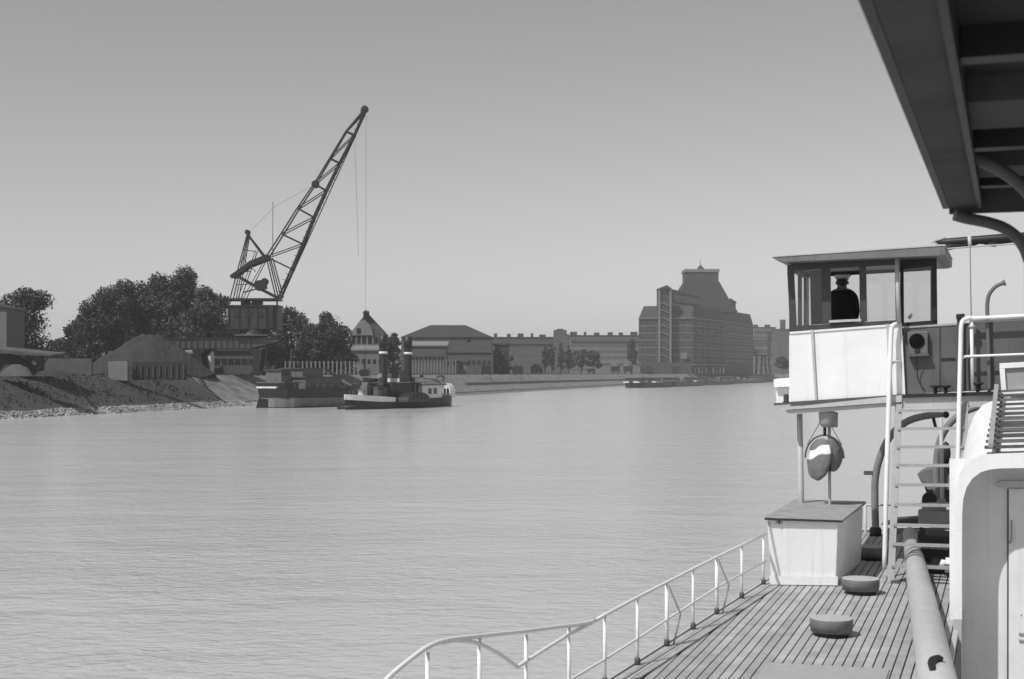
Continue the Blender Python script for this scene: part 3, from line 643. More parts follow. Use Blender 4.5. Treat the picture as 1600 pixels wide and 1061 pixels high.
part('house_roof', MB().box(C(399, 478.5), 80 * kc, 4.8, .2), HOUSEC, t)
part('house_sill', MB().box(C(398, 514), 82 * kc, 4.8, .3), BLACK, t)
part('turntable', MB().lathe(C(399, 526, 0), [(3.1, 0), (3.1, .45), (2.4, .5), (2.4, 1.1)], 24), BLACK, t)
part('rail_strip', MB().box(C(398, 524.5, -3.2), 50 * kc, .15, .12), CONCL, t)
for dy in (-2.6, 2.6):
    part('gantry_girder', MB().prism([C(254, 531, dy), C(440, 529, dy), C(438, 534, dy), C(396, 545, dy), C(268, 545, dy)], (0, .35, 0)), STEEL2, t)
    part('girder_flange', MB().prism([C(251, 530, dy - .15), C(442, 527.5, dy - .15), C(442, 529, dy - .15), C(251, 531.5, dy - .15)], (0, .7, 0)), STEEL, t)
    for q in range(15): px = 268 + q * 9.2; part('girder_stiffener', MB().bar(C(px, 532, dy - .06), C(px, 545, dy - .06), .12), STEEL, t)
    for px, l in ((317, -4), (403, 3)):
        part('leg', MB().prism([C(px - 12, 545.5, dy), C(px + 10, 545.5, dy), C(px + 5 + l, 555, dy), C(px + 4, 580, dy), C(px - 4, 580, dy), C(px - 5 + l, 555, dy)], (0, .8, 0)), BLACK, t)
        part('bogie', MB().box(C(px, 582.5, dy + .3), 1.7, .6, .4), BLACK, t)
        for dx in (-.5, .5): part('wheel', MB().lathe(C(px, 584.3, dy + .1) + Vector((dx, 0, 0)), [(.32, 0), (.32, .3)], 12, (0, 1, 0)), BLACK, t)
part('gantry_deck', MB().box(C(347, 529, 0), 170 * kc, 5.0, .12), STEEL, t)
part('hoist_rope', MB().tube([C(572, 173), C(572, 560, -1)], .02, 5, False), BLACK, t); part('hoist_rope', MB().tube([C(554, 213), C(558, 330), C(560, 400)], .022, 5, False), BLACK, t)
part('stay_rope', MB().tube([C(388, 364), C(430, 322), C(493, 288)], .02, 5, False), BLACK, t)
part('antenna', MB().tube([C(426, 400), C(426.5, 315)], .05, 5), STEEL, t)
part('grab_bucket', MB().prism([C(563, 582, -3), C(567, 577, -3), C(577, 577, -3), C(581, 582, -3), C(577, 588, -3), C(566, 588, -3)], (0, 2, 0)).bar(C(572, 560, -2), C(572, 578, -2), .3), BLACK, t)
# crane rails
mb = MB(); 
for dy in (-2.3, 2.9): mb.box(((330 - CX) * kc, YC + dy, 4.66), 46, .12, .1)
o = part('crane_rail', mb, STEEL, kind='structure')

# ================================================================== BOATS
def hull(a, b, beam, z0, z1, sheer=0.5, bowr=.16, sternr=.08, n=26, flare=.9):
    """a = bow, b = stern on the water"""
    a = Vector(a); b = Vector(b); d = (b - a); L = d.length; dn = d.normalized(); sd_ = Vector((dn.y, -dn.x, 0)); rows = []
    for i in range(n + 1):
        u = i / n
        wd = 1.0
        if u < bowr: wd = math.sin(u / bowr * math.pi / 2) ** .8
        if u > 1 - sternr: wd = min(wd, .35 + .65 * math.sin((1 - u) / sternr * math.pi / 2))
        zz = z1 + sheer * (abs(u - .5) * 2) ** 2.5; rows.append((a + dn * L * u, wd * beam / 2 + .02, zz))
    mb = MB(); k = 0
    for p, wv, zz in rows:
        mb.v += [tuple(p - sd_ * wv * flare + UZ * z0), tuple(p - sd_ * wv + UZ * zz), tuple(p + sd_ * wv + UZ * zz), tuple(p + sd_ * wv * flare + UZ * z0)]
    for i in range(n):
        for j in range(3): mb.f.append((4 * i + j, 4 * i + j + 1, 4 * i + j + 5, 4 * i + j + 4)); mb.s.append(False)
    mb.f.append((3, 2, 1, 0)); mb.f.append((4 * n, 4 * n + 1, 4 * n + 2, 4 * n + 3)); mb.s += [False, False]
    return mb, (a, dn, L, sd_)
def bx(fr, u, off, z0, z1, ln, wd):
    a, dn, L, sd_ = fr; c = a + dn * L * u + sd_ * off; return MB().box(c + UZ * ((z0 + z1) / 2), wd, ln, z1 - z0, sd_, dn, UZ)
# --- cargo barge by the left bank (light grey deckhouses)
ba = Vector((-21.5, 221, 0)); bs = Vector((-34.2, 199.5, 0))
t = thing('cargo_barge', 'dark cargo barge with pale bottom and grey deckhouses moored below the crane', 'barge', (ba + bs) / 2)
mb, fr = hull(ba, bs, 6.5, -.3, 1.35, .1, .12, .1, flare=.97); part('hull_bottom', mb, HULLG, t)
mb, fr = hull(ba, bs, 6.8, 1.353, 2.45, .25, .12, .08); part('hull', mb, HULLD, t)
mb, fr2 = hull(ba, bs, 6.62, -.2, .12, 0, .12, .1); part('waterline_band', mb, HULLD, t)
cb = part('stern_cabin', bx(fr, .90, 0, 2.6, 3.5, 3.2, 4.2), DGREY, t)
part('cabin_top', bx(fr, .90, 0, 3.5, 3.62, 4.4, 5), BOATG, t)
wb = part('wheelhouse', bx(fr, .91, 0, 3.62, 5.3, 2.2, 2.8), BOATG, t); part('wheelhouse_roof', bx(fr, .91, 0, 5.303, 5.42, 2.8, 3.3), DGREY, t)
for dx in (-1.0, -.33, .33, 1.0): part('window', bx(fr, .91 - 1.12 / fr[2], dx, 4.5, 5.25, .06, .5), WIN, wb)
for dy in (-.6, .1, .8): part('window', bx(fr, .91 + dy / fr[2], 1.42, 4.5, 5.25, .5, .06), WIN, wb); part('window', bx(fr, .91 + dy / fr[2], -1.42, 4.5, 5.25, .5, .06), WIN, wb)
hs = part('deckhouse', bx(fr, .60, .3, 2.46, 4.25, 8.5, 4.6), BOATG, t); part('deckhouse_roof', bx(fr, .60, .3, 4.25, 4.4, 9, 5), DGREY, t)
for u in (.52, .56, .68): part('window', bx(fr, u, 2.62, 3.3, 3.9, .45, .08), WIN, hs)
part('upper_house', bx(fr, .68, .3, 4.4, 5.5, 4.6, 3.8), BOATG, t); part('upper_roof', bx(fr, .68, .3, 5.503, 5.62, 5.2, 4.3), DGREY, t); part('stove_pipe', MB().tube([fr[0] + fr[1] * fr[2] * .74 + UZ * 5.5, fr[0] + fr[1] * fr[2] * .74 + UZ * 6.6], .12, 8), BLACK, t)
for u in (.3, .38, .44): part('hatch_cover', bx(fr, u, 0, 2.5, 3.1, 2.1, 4.2), BOATG, t)
g = random.Random(3)
for q in range(12): part('deck_gear', bx(fr, g.uniform(.06, .5), g.uniform(-2.4, 2.4), 2.5, 2.5 + g.uniform(.3, 1.5), g.uniform(.3, 1.8), g.uniform(.3, 1.5)), [BLACK, DGREY, BOATG, CONCL][g.randrange(4)], t)
for q in range(14): u = .06 + q * .066; part('rail_post', MB().tube([fr[0] + fr[1] * fr[2] * u - fr[3] * 3.1 * min(1, u * 8) + UZ * 2.4, fr[0] + fr[1] * fr[2] * u - fr[3] * 3.1 * min(1, u * 8) + UZ * 3.3], .03, 5), BOATG, t)
for dx in (-1.2, -.4, .5, 1.3): part('window', bx(fr, .60 - 4.3 / fr[2], dx, 3.3, 3.9, .06, .5), WIN, hs)
part('mast', MB().tube([fr[0] + fr[1] * fr[2] * .8 + UZ * 3.4, fr[0] + fr[1] * fr[2] * .8 + UZ * 8.2], .05, 6), DGREY, t)
part('stern_rail', bx(fr, .965, .6, 2.75, 3.0, 1.2, 3.6), BOATW, t)
part('derrick', MB().bar(Vector((-24.4, 212, 2.6)), Vector((-28.0, 213, 5.7)), .3), BLACK, t)
part('bollard', MB().lathe(fr[0] + fr[1] * 3 + UZ * 2.5, [(.3, 0), (.3, .6), (.42, .7)], 10), BLACK, t)
for q in range(4):
    c = fr[0] + fr[1] * fr[2] * (.865 + .0 * q) + fr[3] * (-1.2 + .8 * q) + UZ * 4.05
    a_ = [c + fr[3] * (.3 * math.cos(x * .785)) + UZ * (.3 * math.sin(x * .785)) - fr[1] * .1 for x in range(9)]
    part('tyre_fender', MB().tube(a_, .09, 6, False), BLACK, t)
part('rudder', MB().prism([bs + Vector((0, 0, -.2)), bs + Vector((-1.7, -.4, -.2)), bs + Vector((-1.3, -.3, 1.4)), bs + Vector((0, 0, 1.2))], (0, .15, 0)), HULLD, t)
# --- steam tug
ta = Vector((-22.3, 190, 0)); tb = Vector((-9.9, 214, 0))
t = thing('steam_tug', 'dark paddle steam tug with two tall banded funnels and white bow', 'boat', (ta + tb) / 2)
mb, fr = hull(ta, tb, 5.6, -.3, 1.15, .45, .3, .18); part('hull', mb, HULLD, t)
# white bow bulwark strip
def strake(fr, u0, u1, beam, bowr, z0f, z1f, th=.12, n=14):
    a, dn, L, sd_ = fr; mb = MB()
    for sg in (-1, 1):
        rows = []
        for i in range(n + 1):
            u = u0 + (u1 - u0) * i / n; wd = math.sin(min(1, u / bowr) * math.pi / 2) ** .8 * beam / 2 + .06; rows.append((a + dn * L * u, wd, u))
        for (p, w1, u), (q, w2, v_) in zip(rows, rows[1:]):
            mb.prism([p + sd_ * sg * w1 + UZ * z0f(u), q + sd_ * sg * w2 + UZ * z0f(v_), q + sd_ * sg * w2 + UZ * z1f(v_), p + sd_ * sg * w1 + UZ * z1f(u)], sd_ * -sg * th)
    return mb
part('bow_bulwark', strake(fr, 0, .30, 5.7, .3, lambda u: .95 + .4 * (1 - u / .3) ** 2, lambda u: 1.55 + .5 * (1 - u / .3)), BOATW, t)
part('side_rail', strake(fr, .30, .62, 5.7, .3, lambda u: 1.35, lambda u: 1.5), BOATG, t)
for sg in (-1, 1):
    c = fr[0] + fr[1] * fr[2] * .43 + fr[3] * sg * 2.9
    pb = part('paddle_box', MB().prism([c + fr[1] * (3.1 * math.cos(a)) + UZ * (.9 + 1.35 * math.sin(a)) for a in [math.pi * i / 14 for i in range(15)]], fr[3] * 1.7 * (1 if sg > 0 else -1)), BLACK, t)
    for q in range(4): part('vent_slot', MB().prism([c + fr[3] * sg * 1.72 + fr[1] * (-1.5 + q) + UZ * 1.3, c + fr[3] * sg * 1.72 + fr[1] * (-1.2 + q) + UZ * 1.3, c + fr[3] * sg * 1.72 + fr[1] * (-1.2 + q) + UZ * 1.95, c + fr[3] * sg * 1.72 + fr[1] * (-1.5 + q) + UZ * 1.95], fr[3] * .05 * sg), BLACK, pb)
part('fore_house', bx(fr, .27, 0, 1.2, 3.0, 3.4, 3.2), DGREY, t); part('fore_capstan', MB().lathe(fr[0] + fr[1] * 4.5 - fr[3] * .3 + UZ * 1.3, [(.7, 0), (.55, .3), (.5, 1.2), (.65, 1.35)], 14), BOATW, t)
part('engine_casing', bx(fr, .47, 0, 1.2, 3.5, 9, 3.6), BLACK, t)
for u, lb in ((.35, 'front funnel with white band'), (.595, 'rear funnel with white band')):
    c = fr[0] + fr[1] * fr[2] * u; fo = part('funnel', MB().lathe(c + UZ * 2.6, [(.7, 0), (.58, .3), (.56, 5.1), (.56, 6.0), (.56, 7.55)], 18), BLACK, t, label=lb)
    part('white_band', MB().lathe(c + UZ * 7.55, [(.62, 0), (.62, .34)], 18), BOATW, fo); part('funnel_top', MB().lathe(c + UZ * 8.5, [(.6, 0), (.6, 1.66), (.5, 1.67)], 18), BLACK, fo)
br = part('bridge', bx(fr, .49, 0, 3.55, 3.65, 4.6, 7), BOATG, t); part('bridge_screen', bx(fr, .415, .3, 3.65, 4.15, .1, 2.5), BOATW, t)
wh = part('wheelhouse', bx(fr, .46, .3, 3.65, 5.15, 2.2, 2.5), DGREY, t)
for dx in (-.6, .2, 1.0): part('window', bx(fr, .424, dx, 4.4, 4.85, .06, .4), BOATW, wh)
part('wheelhouse_roof', bx(fr, .46, .3, 5.15, 5.25, 2.6, 3), DGREY, t)
ah = part('aft_house', bx(fr, .69, .2, 1.3, 3.15, 5.6, 4.6), BOATW, t)
part('window', bx(fr, .665, 2.54, 1.9, 2.7, .8, .08), WIN, ah); part('window', bx(fr, .72, 2.54, 1.9, 2.7, .8, .08), WIN, ah); part('window', bx(fr, .69 - 2.85 / fr[2], -1.2, 1.9, 2.75, .08, .9), WIN, ah); part('window', bx(fr, .69 - 2.85 / fr[2], 1.0, 1.9, 2.75, .08, .9), WIN, ah)
part('aft_roof', bx(fr, .695, .2, 3.153, 3.27, 7, 5.4), DGREY, t)
part('aft_awning', MB().prism([fr[0] + fr[1] * fr[2] * .615 + fr[3] * x + UZ * z for x, z in ((-2.4, 3.3), (2.6, 3.3), (1.9, 4.0), (.2, 4.3), (-1.6, 4.0))], fr[1] * 5.5), CONCL, t)
part('skylight', MB().prism([fr[0] + fr[1] * fr[2] * .74 + fr[3] * x + UZ * z for x, z in ((-1.4, 3.23), (1.8, 3.23), (1.4, 3.95), (-1, 3.95))], fr[1] * 3.6), CONCL, t)
scb = part('stern_cabin', MB().prism([fr[0] + fr[1] * fr[2] * .93 + fr[3] * x + UZ * z for x, z in ((.5, 1.3), (1.8, 1.3), (1.8, 2.4), (1.6, 2.9), (1.15, 3.4), (.7, 2.9), (.5, 2.4))], fr[1] * 1.4), BOATW, t)
for dx in (.66, 1.2): part('arched_window', MB().prism([fr[0] + fr[1] * (fr[2] * .93 - .05) + fr[3] * (dx + x) + UZ * z for x, z in ((0, 1.9), (.36, 1.9), (.36, 2.5), (.18, 2.75), (0, 2.5))], fr[1] * .04), WIN, scb)
part('stern_tent', bx(fr, .86, -.7, 1.2, 3.0, 1.6, 3.0), BLACK, t)
c = fr[0] + fr[1] * fr[2] * .86 + UZ * 4.1 + fr[3] * 1.2
part('lifebuoy', MB().tube([c + Vector((.55 * math.cos(a * .524), 0, .38 * math.sin(a * .524))) for a in range(13)], .12, 6, False), BLACK, t)
part('mast', MB().tube([fr[0] + fr[1] * 6 + UZ * 1.5, fr[0] + fr[1] * 6 + UZ * 5.6], .07, 6), BLACK, t)
part('anchor_spar', MB().tube([ta + Vector((-.9, -1.2, .3)), ta + Vector((2.4, -1.0, .45))], .22, 8), BLACK, t)
part('ventilator', MB().tube(spline([fr[0] + fr[1] * 7.5 + fr[3] * .9 + UZ * 2.9, fr[0] + fr[1] * 7.5 + fr[3] * .9 + UZ * 4, fr[0] + fr[1] * 7.0 + fr[3] * .9 + UZ * 4.5], 4), [.25] * 8 + [.45], 8), BOATG, t)
g = random.Random(9)
for q in range(16):
    u = g.uniform(.12, .66); part('deck_gear', bx(fr, u, g.uniform(-2, 2.2), 1.2, 1.2 + g.uniform(.5, 2.2), g.uniform(.3, 1.6), g.uniform(.3, 1.3)), [BLACK, DGREY, DGREY, BOATG, CONCL][g.randrange(5)], t)
for u in (.08, .14, .2, .26, .34, .42, .5, .58, .66): part('rail_post', MB().tube([fr[0] + fr[1] * fr[2] * u - fr[3] * 2.3 * min(1, u * 4) + UZ * 1.5, fr[0] + fr[1] * fr[2] * u - fr[3] * 2.3 * min(1, u * 4) + UZ * 2.5], .035, 5), BOATG, t)
for u in (.22, .32, .55, .6): part('awning_post', MB().tube([fr[0] + fr[1] * fr[2] * u + fr[3] * 1.9 + UZ * 1.2, fr[0] + fr[1] * fr[2] * u + fr[3] * 1.9 + UZ * 3.5], .05, 5), DGREY, t)
for u, sg in ((.3, -1), (.62, -1)):
    c = fr[0] + fr[1] * fr[2] * u + fr[3] * sg * 1.3 + UZ * 3.6; part('ship_boat', hull(c - fr[1] * 1.9, c + fr[1] * 1.9, 1.2, 0, .55, .2, .4, .3, 12, .5)[0], BOATG, t)
# two people on tug deck: tiny dark figures
def tiny_person(p, h, label, shirt):
    t = thing('person', label, 'person', p)
    b = MB().tube([p + UZ * 0.02 + Vector((-.09, 0, 0)), p + UZ * .45 * h + Vector((-.08, 0, 0)), p + UZ * .52 * h], [.07, .08, .11], 8).tube([p + UZ * .02 + Vector((.09, 0, 0)), p + UZ * .45 * h + Vector((.08, 0, 0)), p + UZ * .52 * h], [.07, .08, .11], 8)
    b.tube([p + UZ * .48 * h, p + UZ * .62 * h, p + UZ * .8 * h, p + UZ * .86 * h], [.15, .16, .2, .06], 10)
    b.tube([p + UZ * .8 * h + Vector((-.18, 0, 0)), p + UZ * .62 * h + Vector((-.27, .03, 0)), p + UZ * .48 * h + Vector((-.22, -.12, 0))], [.06, .05, .035], 6)
    b.tube([p + UZ * .8 * h + Vector((.18, 0, 0)), p + UZ * .62 * h + Vector((.27, .03, 0)), p + UZ * .48 * h + Vector((.22, -.12, 0))], [.06, .05, .035], 6)
    part('clothing', b, shirt, t); part('head', MB().sphere(p + UZ * .93 * h, .11, 12, (.85, 1, 1.15)), SKIN, t)
tiny_person(fr[0] + fr[1] * fr[2] * .72 + fr[3] * .2 + UZ * 3.23, 1.7, 'small dark figure standing on the tug behind the rear funnel', CLOTH)
p = at_bank(236, 11.5, 4.62); tiny_person(Vector(((346 - CX) * 222 / F, 222, 4.62)), 1.75, 'dark figure with arm out standing under the crane gantry', CLOTH)
# --- distant barges moored along the quay under the big warehouse
brg = [(985, 606, 1040, 604.2, 508, 545, 'nearest black barge with two white-edged cabins below the warehouse'), (1038, 604.5, 1090, 602, 550, 640, 'second barge in the moored row below the warehouse stair tower'),
       (1088, 602, 1140, 600, 650, 720, 'third barge in the moored row with pale deck clutter'), (1132, 599.6, 1190, 597.5, 740, 850, 'farthest barge of the moored row near the wheelhouse')]
for i, (xa, ya, xb, yb, Ya, Yb_, lb) in enumerate(brg):
    Ya = E * F / (ya - HY) * .995; Yb_ = E * F / (yb - HY) * .97
    a = Vector(((xa - CX) * Ya / F, Ya, 0)); b = Vector(((xb - CX) * Yb_ / F, Yb_, 0)); t = thing('moored_barge', lb, 'barge', (a + b) / 2, 'barges moored below the big warehouse')
    mb, fr = hull(a, b, 7, -.3, 1.75 if i < 3 else 1.5, .5, .12, .1); part('hull', mb, HULLD if i < 2 else DGREY, t)
    for u in ((.12, .6) if i < 1 else (.15, .8)):
        part('cabin', bx(fr, u, 0, 1.8, 3.3, 6, 4.5), DGREY, t); part('cabin_roof', bx(fr, u, 0, 3.3, 3.5, 7, 5.3), BOATG, t); part('coaming', bx(fr, u, 0, 1.75, 2.15, 7, 5.6), BOATW if i < 2 else BOATG, t)
    g = random.Random(i)
    for q in range(5): 
        u = .2 + q * .12; part('deck_box', bx(fr, u, g.uniform(-1.5, 1.5), 1.7, 1.9 + g.uniform(.3, 1.6), g.uniform(1, 4), g.uniform(1, 3)), [DGREY, BOATG, CONCL, BLACK][g.randrange(4)], t)
    part('mast', MB().tube([a + (b - a) * .35 + UZ * 1.8, a + (b - a) * .35 + UZ * 6], .1, 5), BLACK, t)

# ================================================================== OUR SHIP
# --- fore deck of individual planks
def edge_r(s): return -3.86 + (s - 14.75) * 0.0838      # margin line: the side narrows towards the bow
s_far = 28.3; PW = .108
mb = MB(); rr = [(edge_r(s) - .16, s) for s in (4.6, 14.7, 24, s_far)]
base = [deckpt(r_, s, -.035) for r_, s in rr] + [deckpt(4.2, s_far, -.035), deckpt(4.6, 24, -.035), deckpt(4.6, 19.42, -.035), deckpt(-.62, 19.42, -.035), deckpt(-.62, 4.6, -.035)]
mb = MB(); mb.prism(base, (0, 0, -.2)); deck = struct('ship_deck', mb, CAULK)
i = 0; r0 = -5.0
while r0 < 4.5:
    rc = r0 + PW / 2; s1 = min(s_far - .5, 14.75 + (rc + 3.86 + -.10) / .0838) if True else 0
    s0_ = 4.7 if rc < -.66 else 19.45
    if rc > 4.2: s1 = min(s1, 24)
    if s1 > s0_ + .4:
        # butt joints: board lengths with staggered ends
        cuts = [s0_]; x = s0_ + random.uniform(3.5, 7)
        while x < s1 - 1.5: cuts.append(x); x += random.uniform(4.5, 7.5)
        cuts.append(s1)
        for a_, b_ in zip(cuts, cuts[1:]):
            g_ = .0085; dz = random.uniform(-.0015, .0015)
            q = [deckpt(r0 + g_, a_ + .003, dz), deckpt(r0 + PW - g_, a_ + .003, dz), deckpt(r0 + PW - g_, b_ - .003, dz), deckpt(r0 + g_, b_ - .003, dz)]
            m_ = MB().prism([p - UZ * .03 for p in q], (0, 0, .03)); o = part('plank', m_, PLANK[random.randrange(4)], deck)
    r0 += PW; i += 1
# margin (waterway) boards along the rail
for q in range(3):
    for a_, b_ in ((4.7, 12), (12, 18.5), (18.5, 25.5), (25.5, 28.2)):
        def e(s, o_): return deckpt(edge_r(s) - .14 + o_, s, -.028)
        w0, w1 = q * .085, q * .085 + .078
        part('margin_plank', MB().prism([e(a_ + .003, w0), e(a_ + .003, w1), e(b_ - .003, w1), e(b_ - .003, w0)], (0, 0, .026)), PLANK[(q + 1) % 4], deck)
# hull side below the rail
mb = MB(); prev = None
hp = [(edge_r(s) - .18, s) for s in (4.6, 14.7, 24, s_far + .02)] + [(4.3, s_far + .02), (4.75, 24), (4.75, 4.6)]
lo = [deckpt(r_, s, -.24) for r_, s in hp]; n = len(lo)
mb.add([Vector((p.x, p.y, -.4)) for p in lo] + lo, [(k_, (k_ + 1) % n, n + (k_ + 1) % n, n + k_) for k_ in range(n)])
struct('ship_hull', mb, WHITE)
struct('ship_sheer_strake', MB().prism([deckpt(edge_r(s) - .20, s, -.24) for s in (4.6, 14.7, 24, s_far)] + [deckpt(edge_r(s) - .165, s, -.24) for s in (s_far, 24, 14.7, 4.6)], (0, 0, .245)), LGREY)
# grey steel plate lying over the planks near the bottom edge
pl = [D(1196, 1036), D(1386, 1047), D(1391, 1075), D(1150, 1062)]
pl = [D(1200, 1037), D(1390, 1047), Vector(D(1390, 1047)) - AX * 3, Vector(D(1200, 1037)) - AX * 3]
for p in pl: p.z = deck_z(p) + .003
solo('deck_plate', MB().prism(pl, (0, 0, .012)), PLATE, 'flat pale grey steel plate lying over the deck planks at the bottom edge', 'plate')

# --- the white deck railing
rt = thing('deck_railing', 'white tubular railing rising in a curve at its near end along the planked deck', 'railing', deckpt(edge_r(17) - .1, 17))
def rp(s, h): return deckpt(edge_r(s) - .12, s, h)
def s_of(px):   # station whose rail point shows in this column
    lo_, hi_ = 6., 40.
    for _ in range(40):
        m_ = (lo_ + hi_) / 2; p = rp(m_, .4); x = CX + F * p.x / p.y
        if x < px: lo_ = m_
        else: hi_ = m_
    return lo_
def h_at(px, py):
    s = s_of(px); p = rp(s, 0); return s, (E + (HY - py) * p.y / F) - p.z
posts = [(1193, 836), (1159, 853), (1120, 871), (1083, 890), (1042, 911), (996, 934), (945, 962), (889, 980), (822, 992), (749, 998), (668, 1019)]
toprail = [(1197, 834), (1159, 852), (1120, 870.5), (1083, 889), (1042, 910), (996, 933.5), (945, 961), (930, 970), (905, 975.5), (860, 981), (822, 986), (749, 994), (700, 1000), (670, 1010), (640, 1031), (605, 1061), (575, 1100), (556, 1160)]
tp = [rp(*h_at(*q)) for q in toprail]
part('top_rail', MB().tube(tp[:8] + spline(tp[7:], 4), .021, 10), WHITE2, rt)
part('inner_rail', MB().tube([rp(*h_at(*q)) for q in ((925, 973), (889, 991), (850, 1015), (810, 1041))] + spline([rp(*h_at(*q)) for q in ((808, 1042), (780, 1022), (748, 1006), (715, 1001), (690, 1004))], 4), .019, 10), WHITE2, rt)
part('mid_rail', MB().tube([rp(*h_at(*q)) for q in ((1197, 876), (1120, 918), (1042, 968), (996, 998), (945, 1030), (895, 1060), (860, 1083), (760, 1145))], .015, 8), WHITE2, rt)
for i, (px, py) in enumerate(posts):
    s, h = h_at(px, py); thick = .024 if i in (4, 2) else .018
    po = part('post', MB().tube([rp(s, .0), rp(s, h)], thick, 10), WHITE2, rt); part('socket', MB().lathe(rp(s, -.01), [(.034, 0), (.034, .07), (.028, .09)], 12), DGREY, po)
    if i in (4, 2): part('brace', MB().tube([rp(s, h - .02) + RX * .02, rp(s + .08, h * .5) + RX * .14, rp(s + .1, .0) + RX * .05], .012, 8), LGREY, rt)
# forward part of the railing beyond the storage box
ft = thing('bow_railing', 'thin grey bow rails crossing behind the ladder beyond the storage box', 'railing', deckpt(-3, 28))
def q27(px, py): return S(px, py, 27.5)
for ya, yb in ((789, 786), (827, 826), (846, 852)): part('rail', MB().tube([q27(1262, ya + .5), q27(1390, ya), q27(1500, yb)], .022, 8), LGREY, ft)
part('post', MB().tube([q27(1470, 640), q27(1474, 870)], .036, 10), LGREY, ft)
part('post', MB().tube([q27(1352, 789), q27(1352, 872)], .03, 8), LGREY, ft); part('bulwark', MB().prism([q27(1345, 846), q27(1500, 849), q27(1500, 872), q27(1345, 866)], AX * .08), WHITE, ft)

# --- storage box
fl, frt = D(1205, 914), D(1306, 915.5); sv = AX * 2.4 + RX * .13; zt_ = .92
t = thing('storage_box', 'white wooden storage box with a grey sloping lid at the deck railing', 'box', (fl + frt) / 2)
fl.z += .05; frt.z = fl.z
tfl, tfr = fl + Vector((-.06, 0, zt_)), frt + Vector((.03, 0, zt_ - .03))
def q8(b, tp_): return MB().add(b + tp_, [(3, 2, 1, 0), (4, 5, 6, 7), (0, 1, 5, 4), (1, 2, 6, 5), (2, 3, 7, 6), (3, 0, 4, 7)])
part('body', q8([fl, frt, frt + sv, fl + sv], [tfl, tfr, tfr + sv, tfl + sv]), WHITE, t, bevel=.008)
part('lid', q8([tfl + Vector((-.05, -.06, .003)), tfr + Vector((.06, -.06, .003)), tfr + sv + Vector((.06, .03, .06)), tfl + sv + Vector((-.05, .03, .06))], [tfl + Vector((-.05, -.06, .04)), tfr + Vector((.06, -.06, .04)), tfr + sv + Vector((.06, .03, .10)), tfl + sv + Vector((-.05, .03, .10))]), mat('lid_canvas', .30, .85, .2, 4, .4, 15), t, bevel=.006)
part('lid_edge', MB().bar(tfl + Vector((-.05, -.064, .012)), tfr + Vector((.06, -.064, .012)), .006, .03), TAR, t)
part('latch', MB().box(tfl + Vector((.17, -.03, -.035)), .10, .03, .05), LGREY, t); part('hasp', MB().box(tfl + Vector((.17, -.05, -.02)), .03, .02, .09), DGREY, t)
part('front_skid', MB().prism([fl + Vector((-.03, -.012, -.04)), frt + Vector((.02, -.012, -.04)), frt + Vector((.02, -.012, .09)), fl + Vector((-.03, -.012, .09))], (0, -.02, 0)), WHITE, t)
for u in (.03, .5, .97):
    c = fl + (frt - fl) * u; part('skid', MB().bar(c - UZ * .025, c + sv - UZ * .025, .06, .05), LGREY, t)
part('corner_strip', MB().bar(tfl + Vector((.02, -.012, -.04)), fl + Vector((.12, -.012, .1)), .03, .012, (0, 1, 0)), LGREY, t)

# --- round mushroom vents on deck
def vent(px, ybot, dia, label, loc=None):
    c = D(px, ybot); c = c + Vector((0, .2, 0)); c.z = deck_z(c)
    t = thing('deck_vent', label, 'vent', c, 'round low vents on the planked deck'); r_ = dia / 2
    part('base', MB().lathe(c - UZ * .01, [(r_ * .8, 0), (r_ * .8, .06)], 36), BLACK, t)
    part('rim', MB().lathe(c + UZ * .05, [(r_ * .96, 0), (r_ * .97, .045), (r_, .05), (r_ * 1.0, .155), (r_ * .99, .16)], 40), VENT, t)
    part('lid', MB().lathe(c + UZ * .2105, [(r_ * .99, 0), (r_ * .985, .006), (.01, .012)], 40), LID, t); return t
vent(1305, 998, .52, 'nearest round deck vent in the middle of the planks')
vent(1350, 931, .53, 'round deck vent at the right foot of the storage box')
vent(1368, 877, .50, 'farthest round deck vent behind the storage box beside the ladder foot')

# --- lowered mast lying along the deck
a0 = D(1457, 1110); a1 = D(1417, 868)
a0 = deckpt(-1.62, 12.2, .42); 
m0 = D(1456, 1061); m0.z += .30; m1 = D(1428, 893); m1.z += .24; dv = (m0 - m1); far = m1 - dv * .38; near = m0 + dv * .35
t = thing('lowered_mast', 'thick pale lowered mast lying on the deck and running under the ladder', 'mast', m1)
part('spar', MB().tube([far, m1, m1 * .5 + m0 * .5, m0, near], [.125, .145, .17, .185, .19], 28), MASTM, t)
for u in (.2,):
    c = m1 + dv * u; part('crutch', MB().sbox(Vector((c.x, c.y, deck_z(c) + .05)), .3, .12, .1), DGREY, t)
c = m0 + dv * -.04; part('handle', MB().tube(spline([m0 + dv * .21 + Vector((-.12, -.35, .12)), m0 + dv * .21 + Vector((-.08, -.05, .21)), m0 + dv * .21 + Vector((.02, .1, .22)), m0 + dv * .21 + Vector((.07, .12, .2))], 5), .035, 8), BLACK, t)
# coaming beside the mast
solo('deck_coaming', MB().prism([deckpt(-.66, 8, 0), deckpt(-.60, 8, 0), deckpt(-.60, 18.3, 0), deckpt(-.66, 18.3, 0)], (0, 0, .06)), LGREY, 'low grey coaming along the deck edge right of the lowered mast', 'coaming')

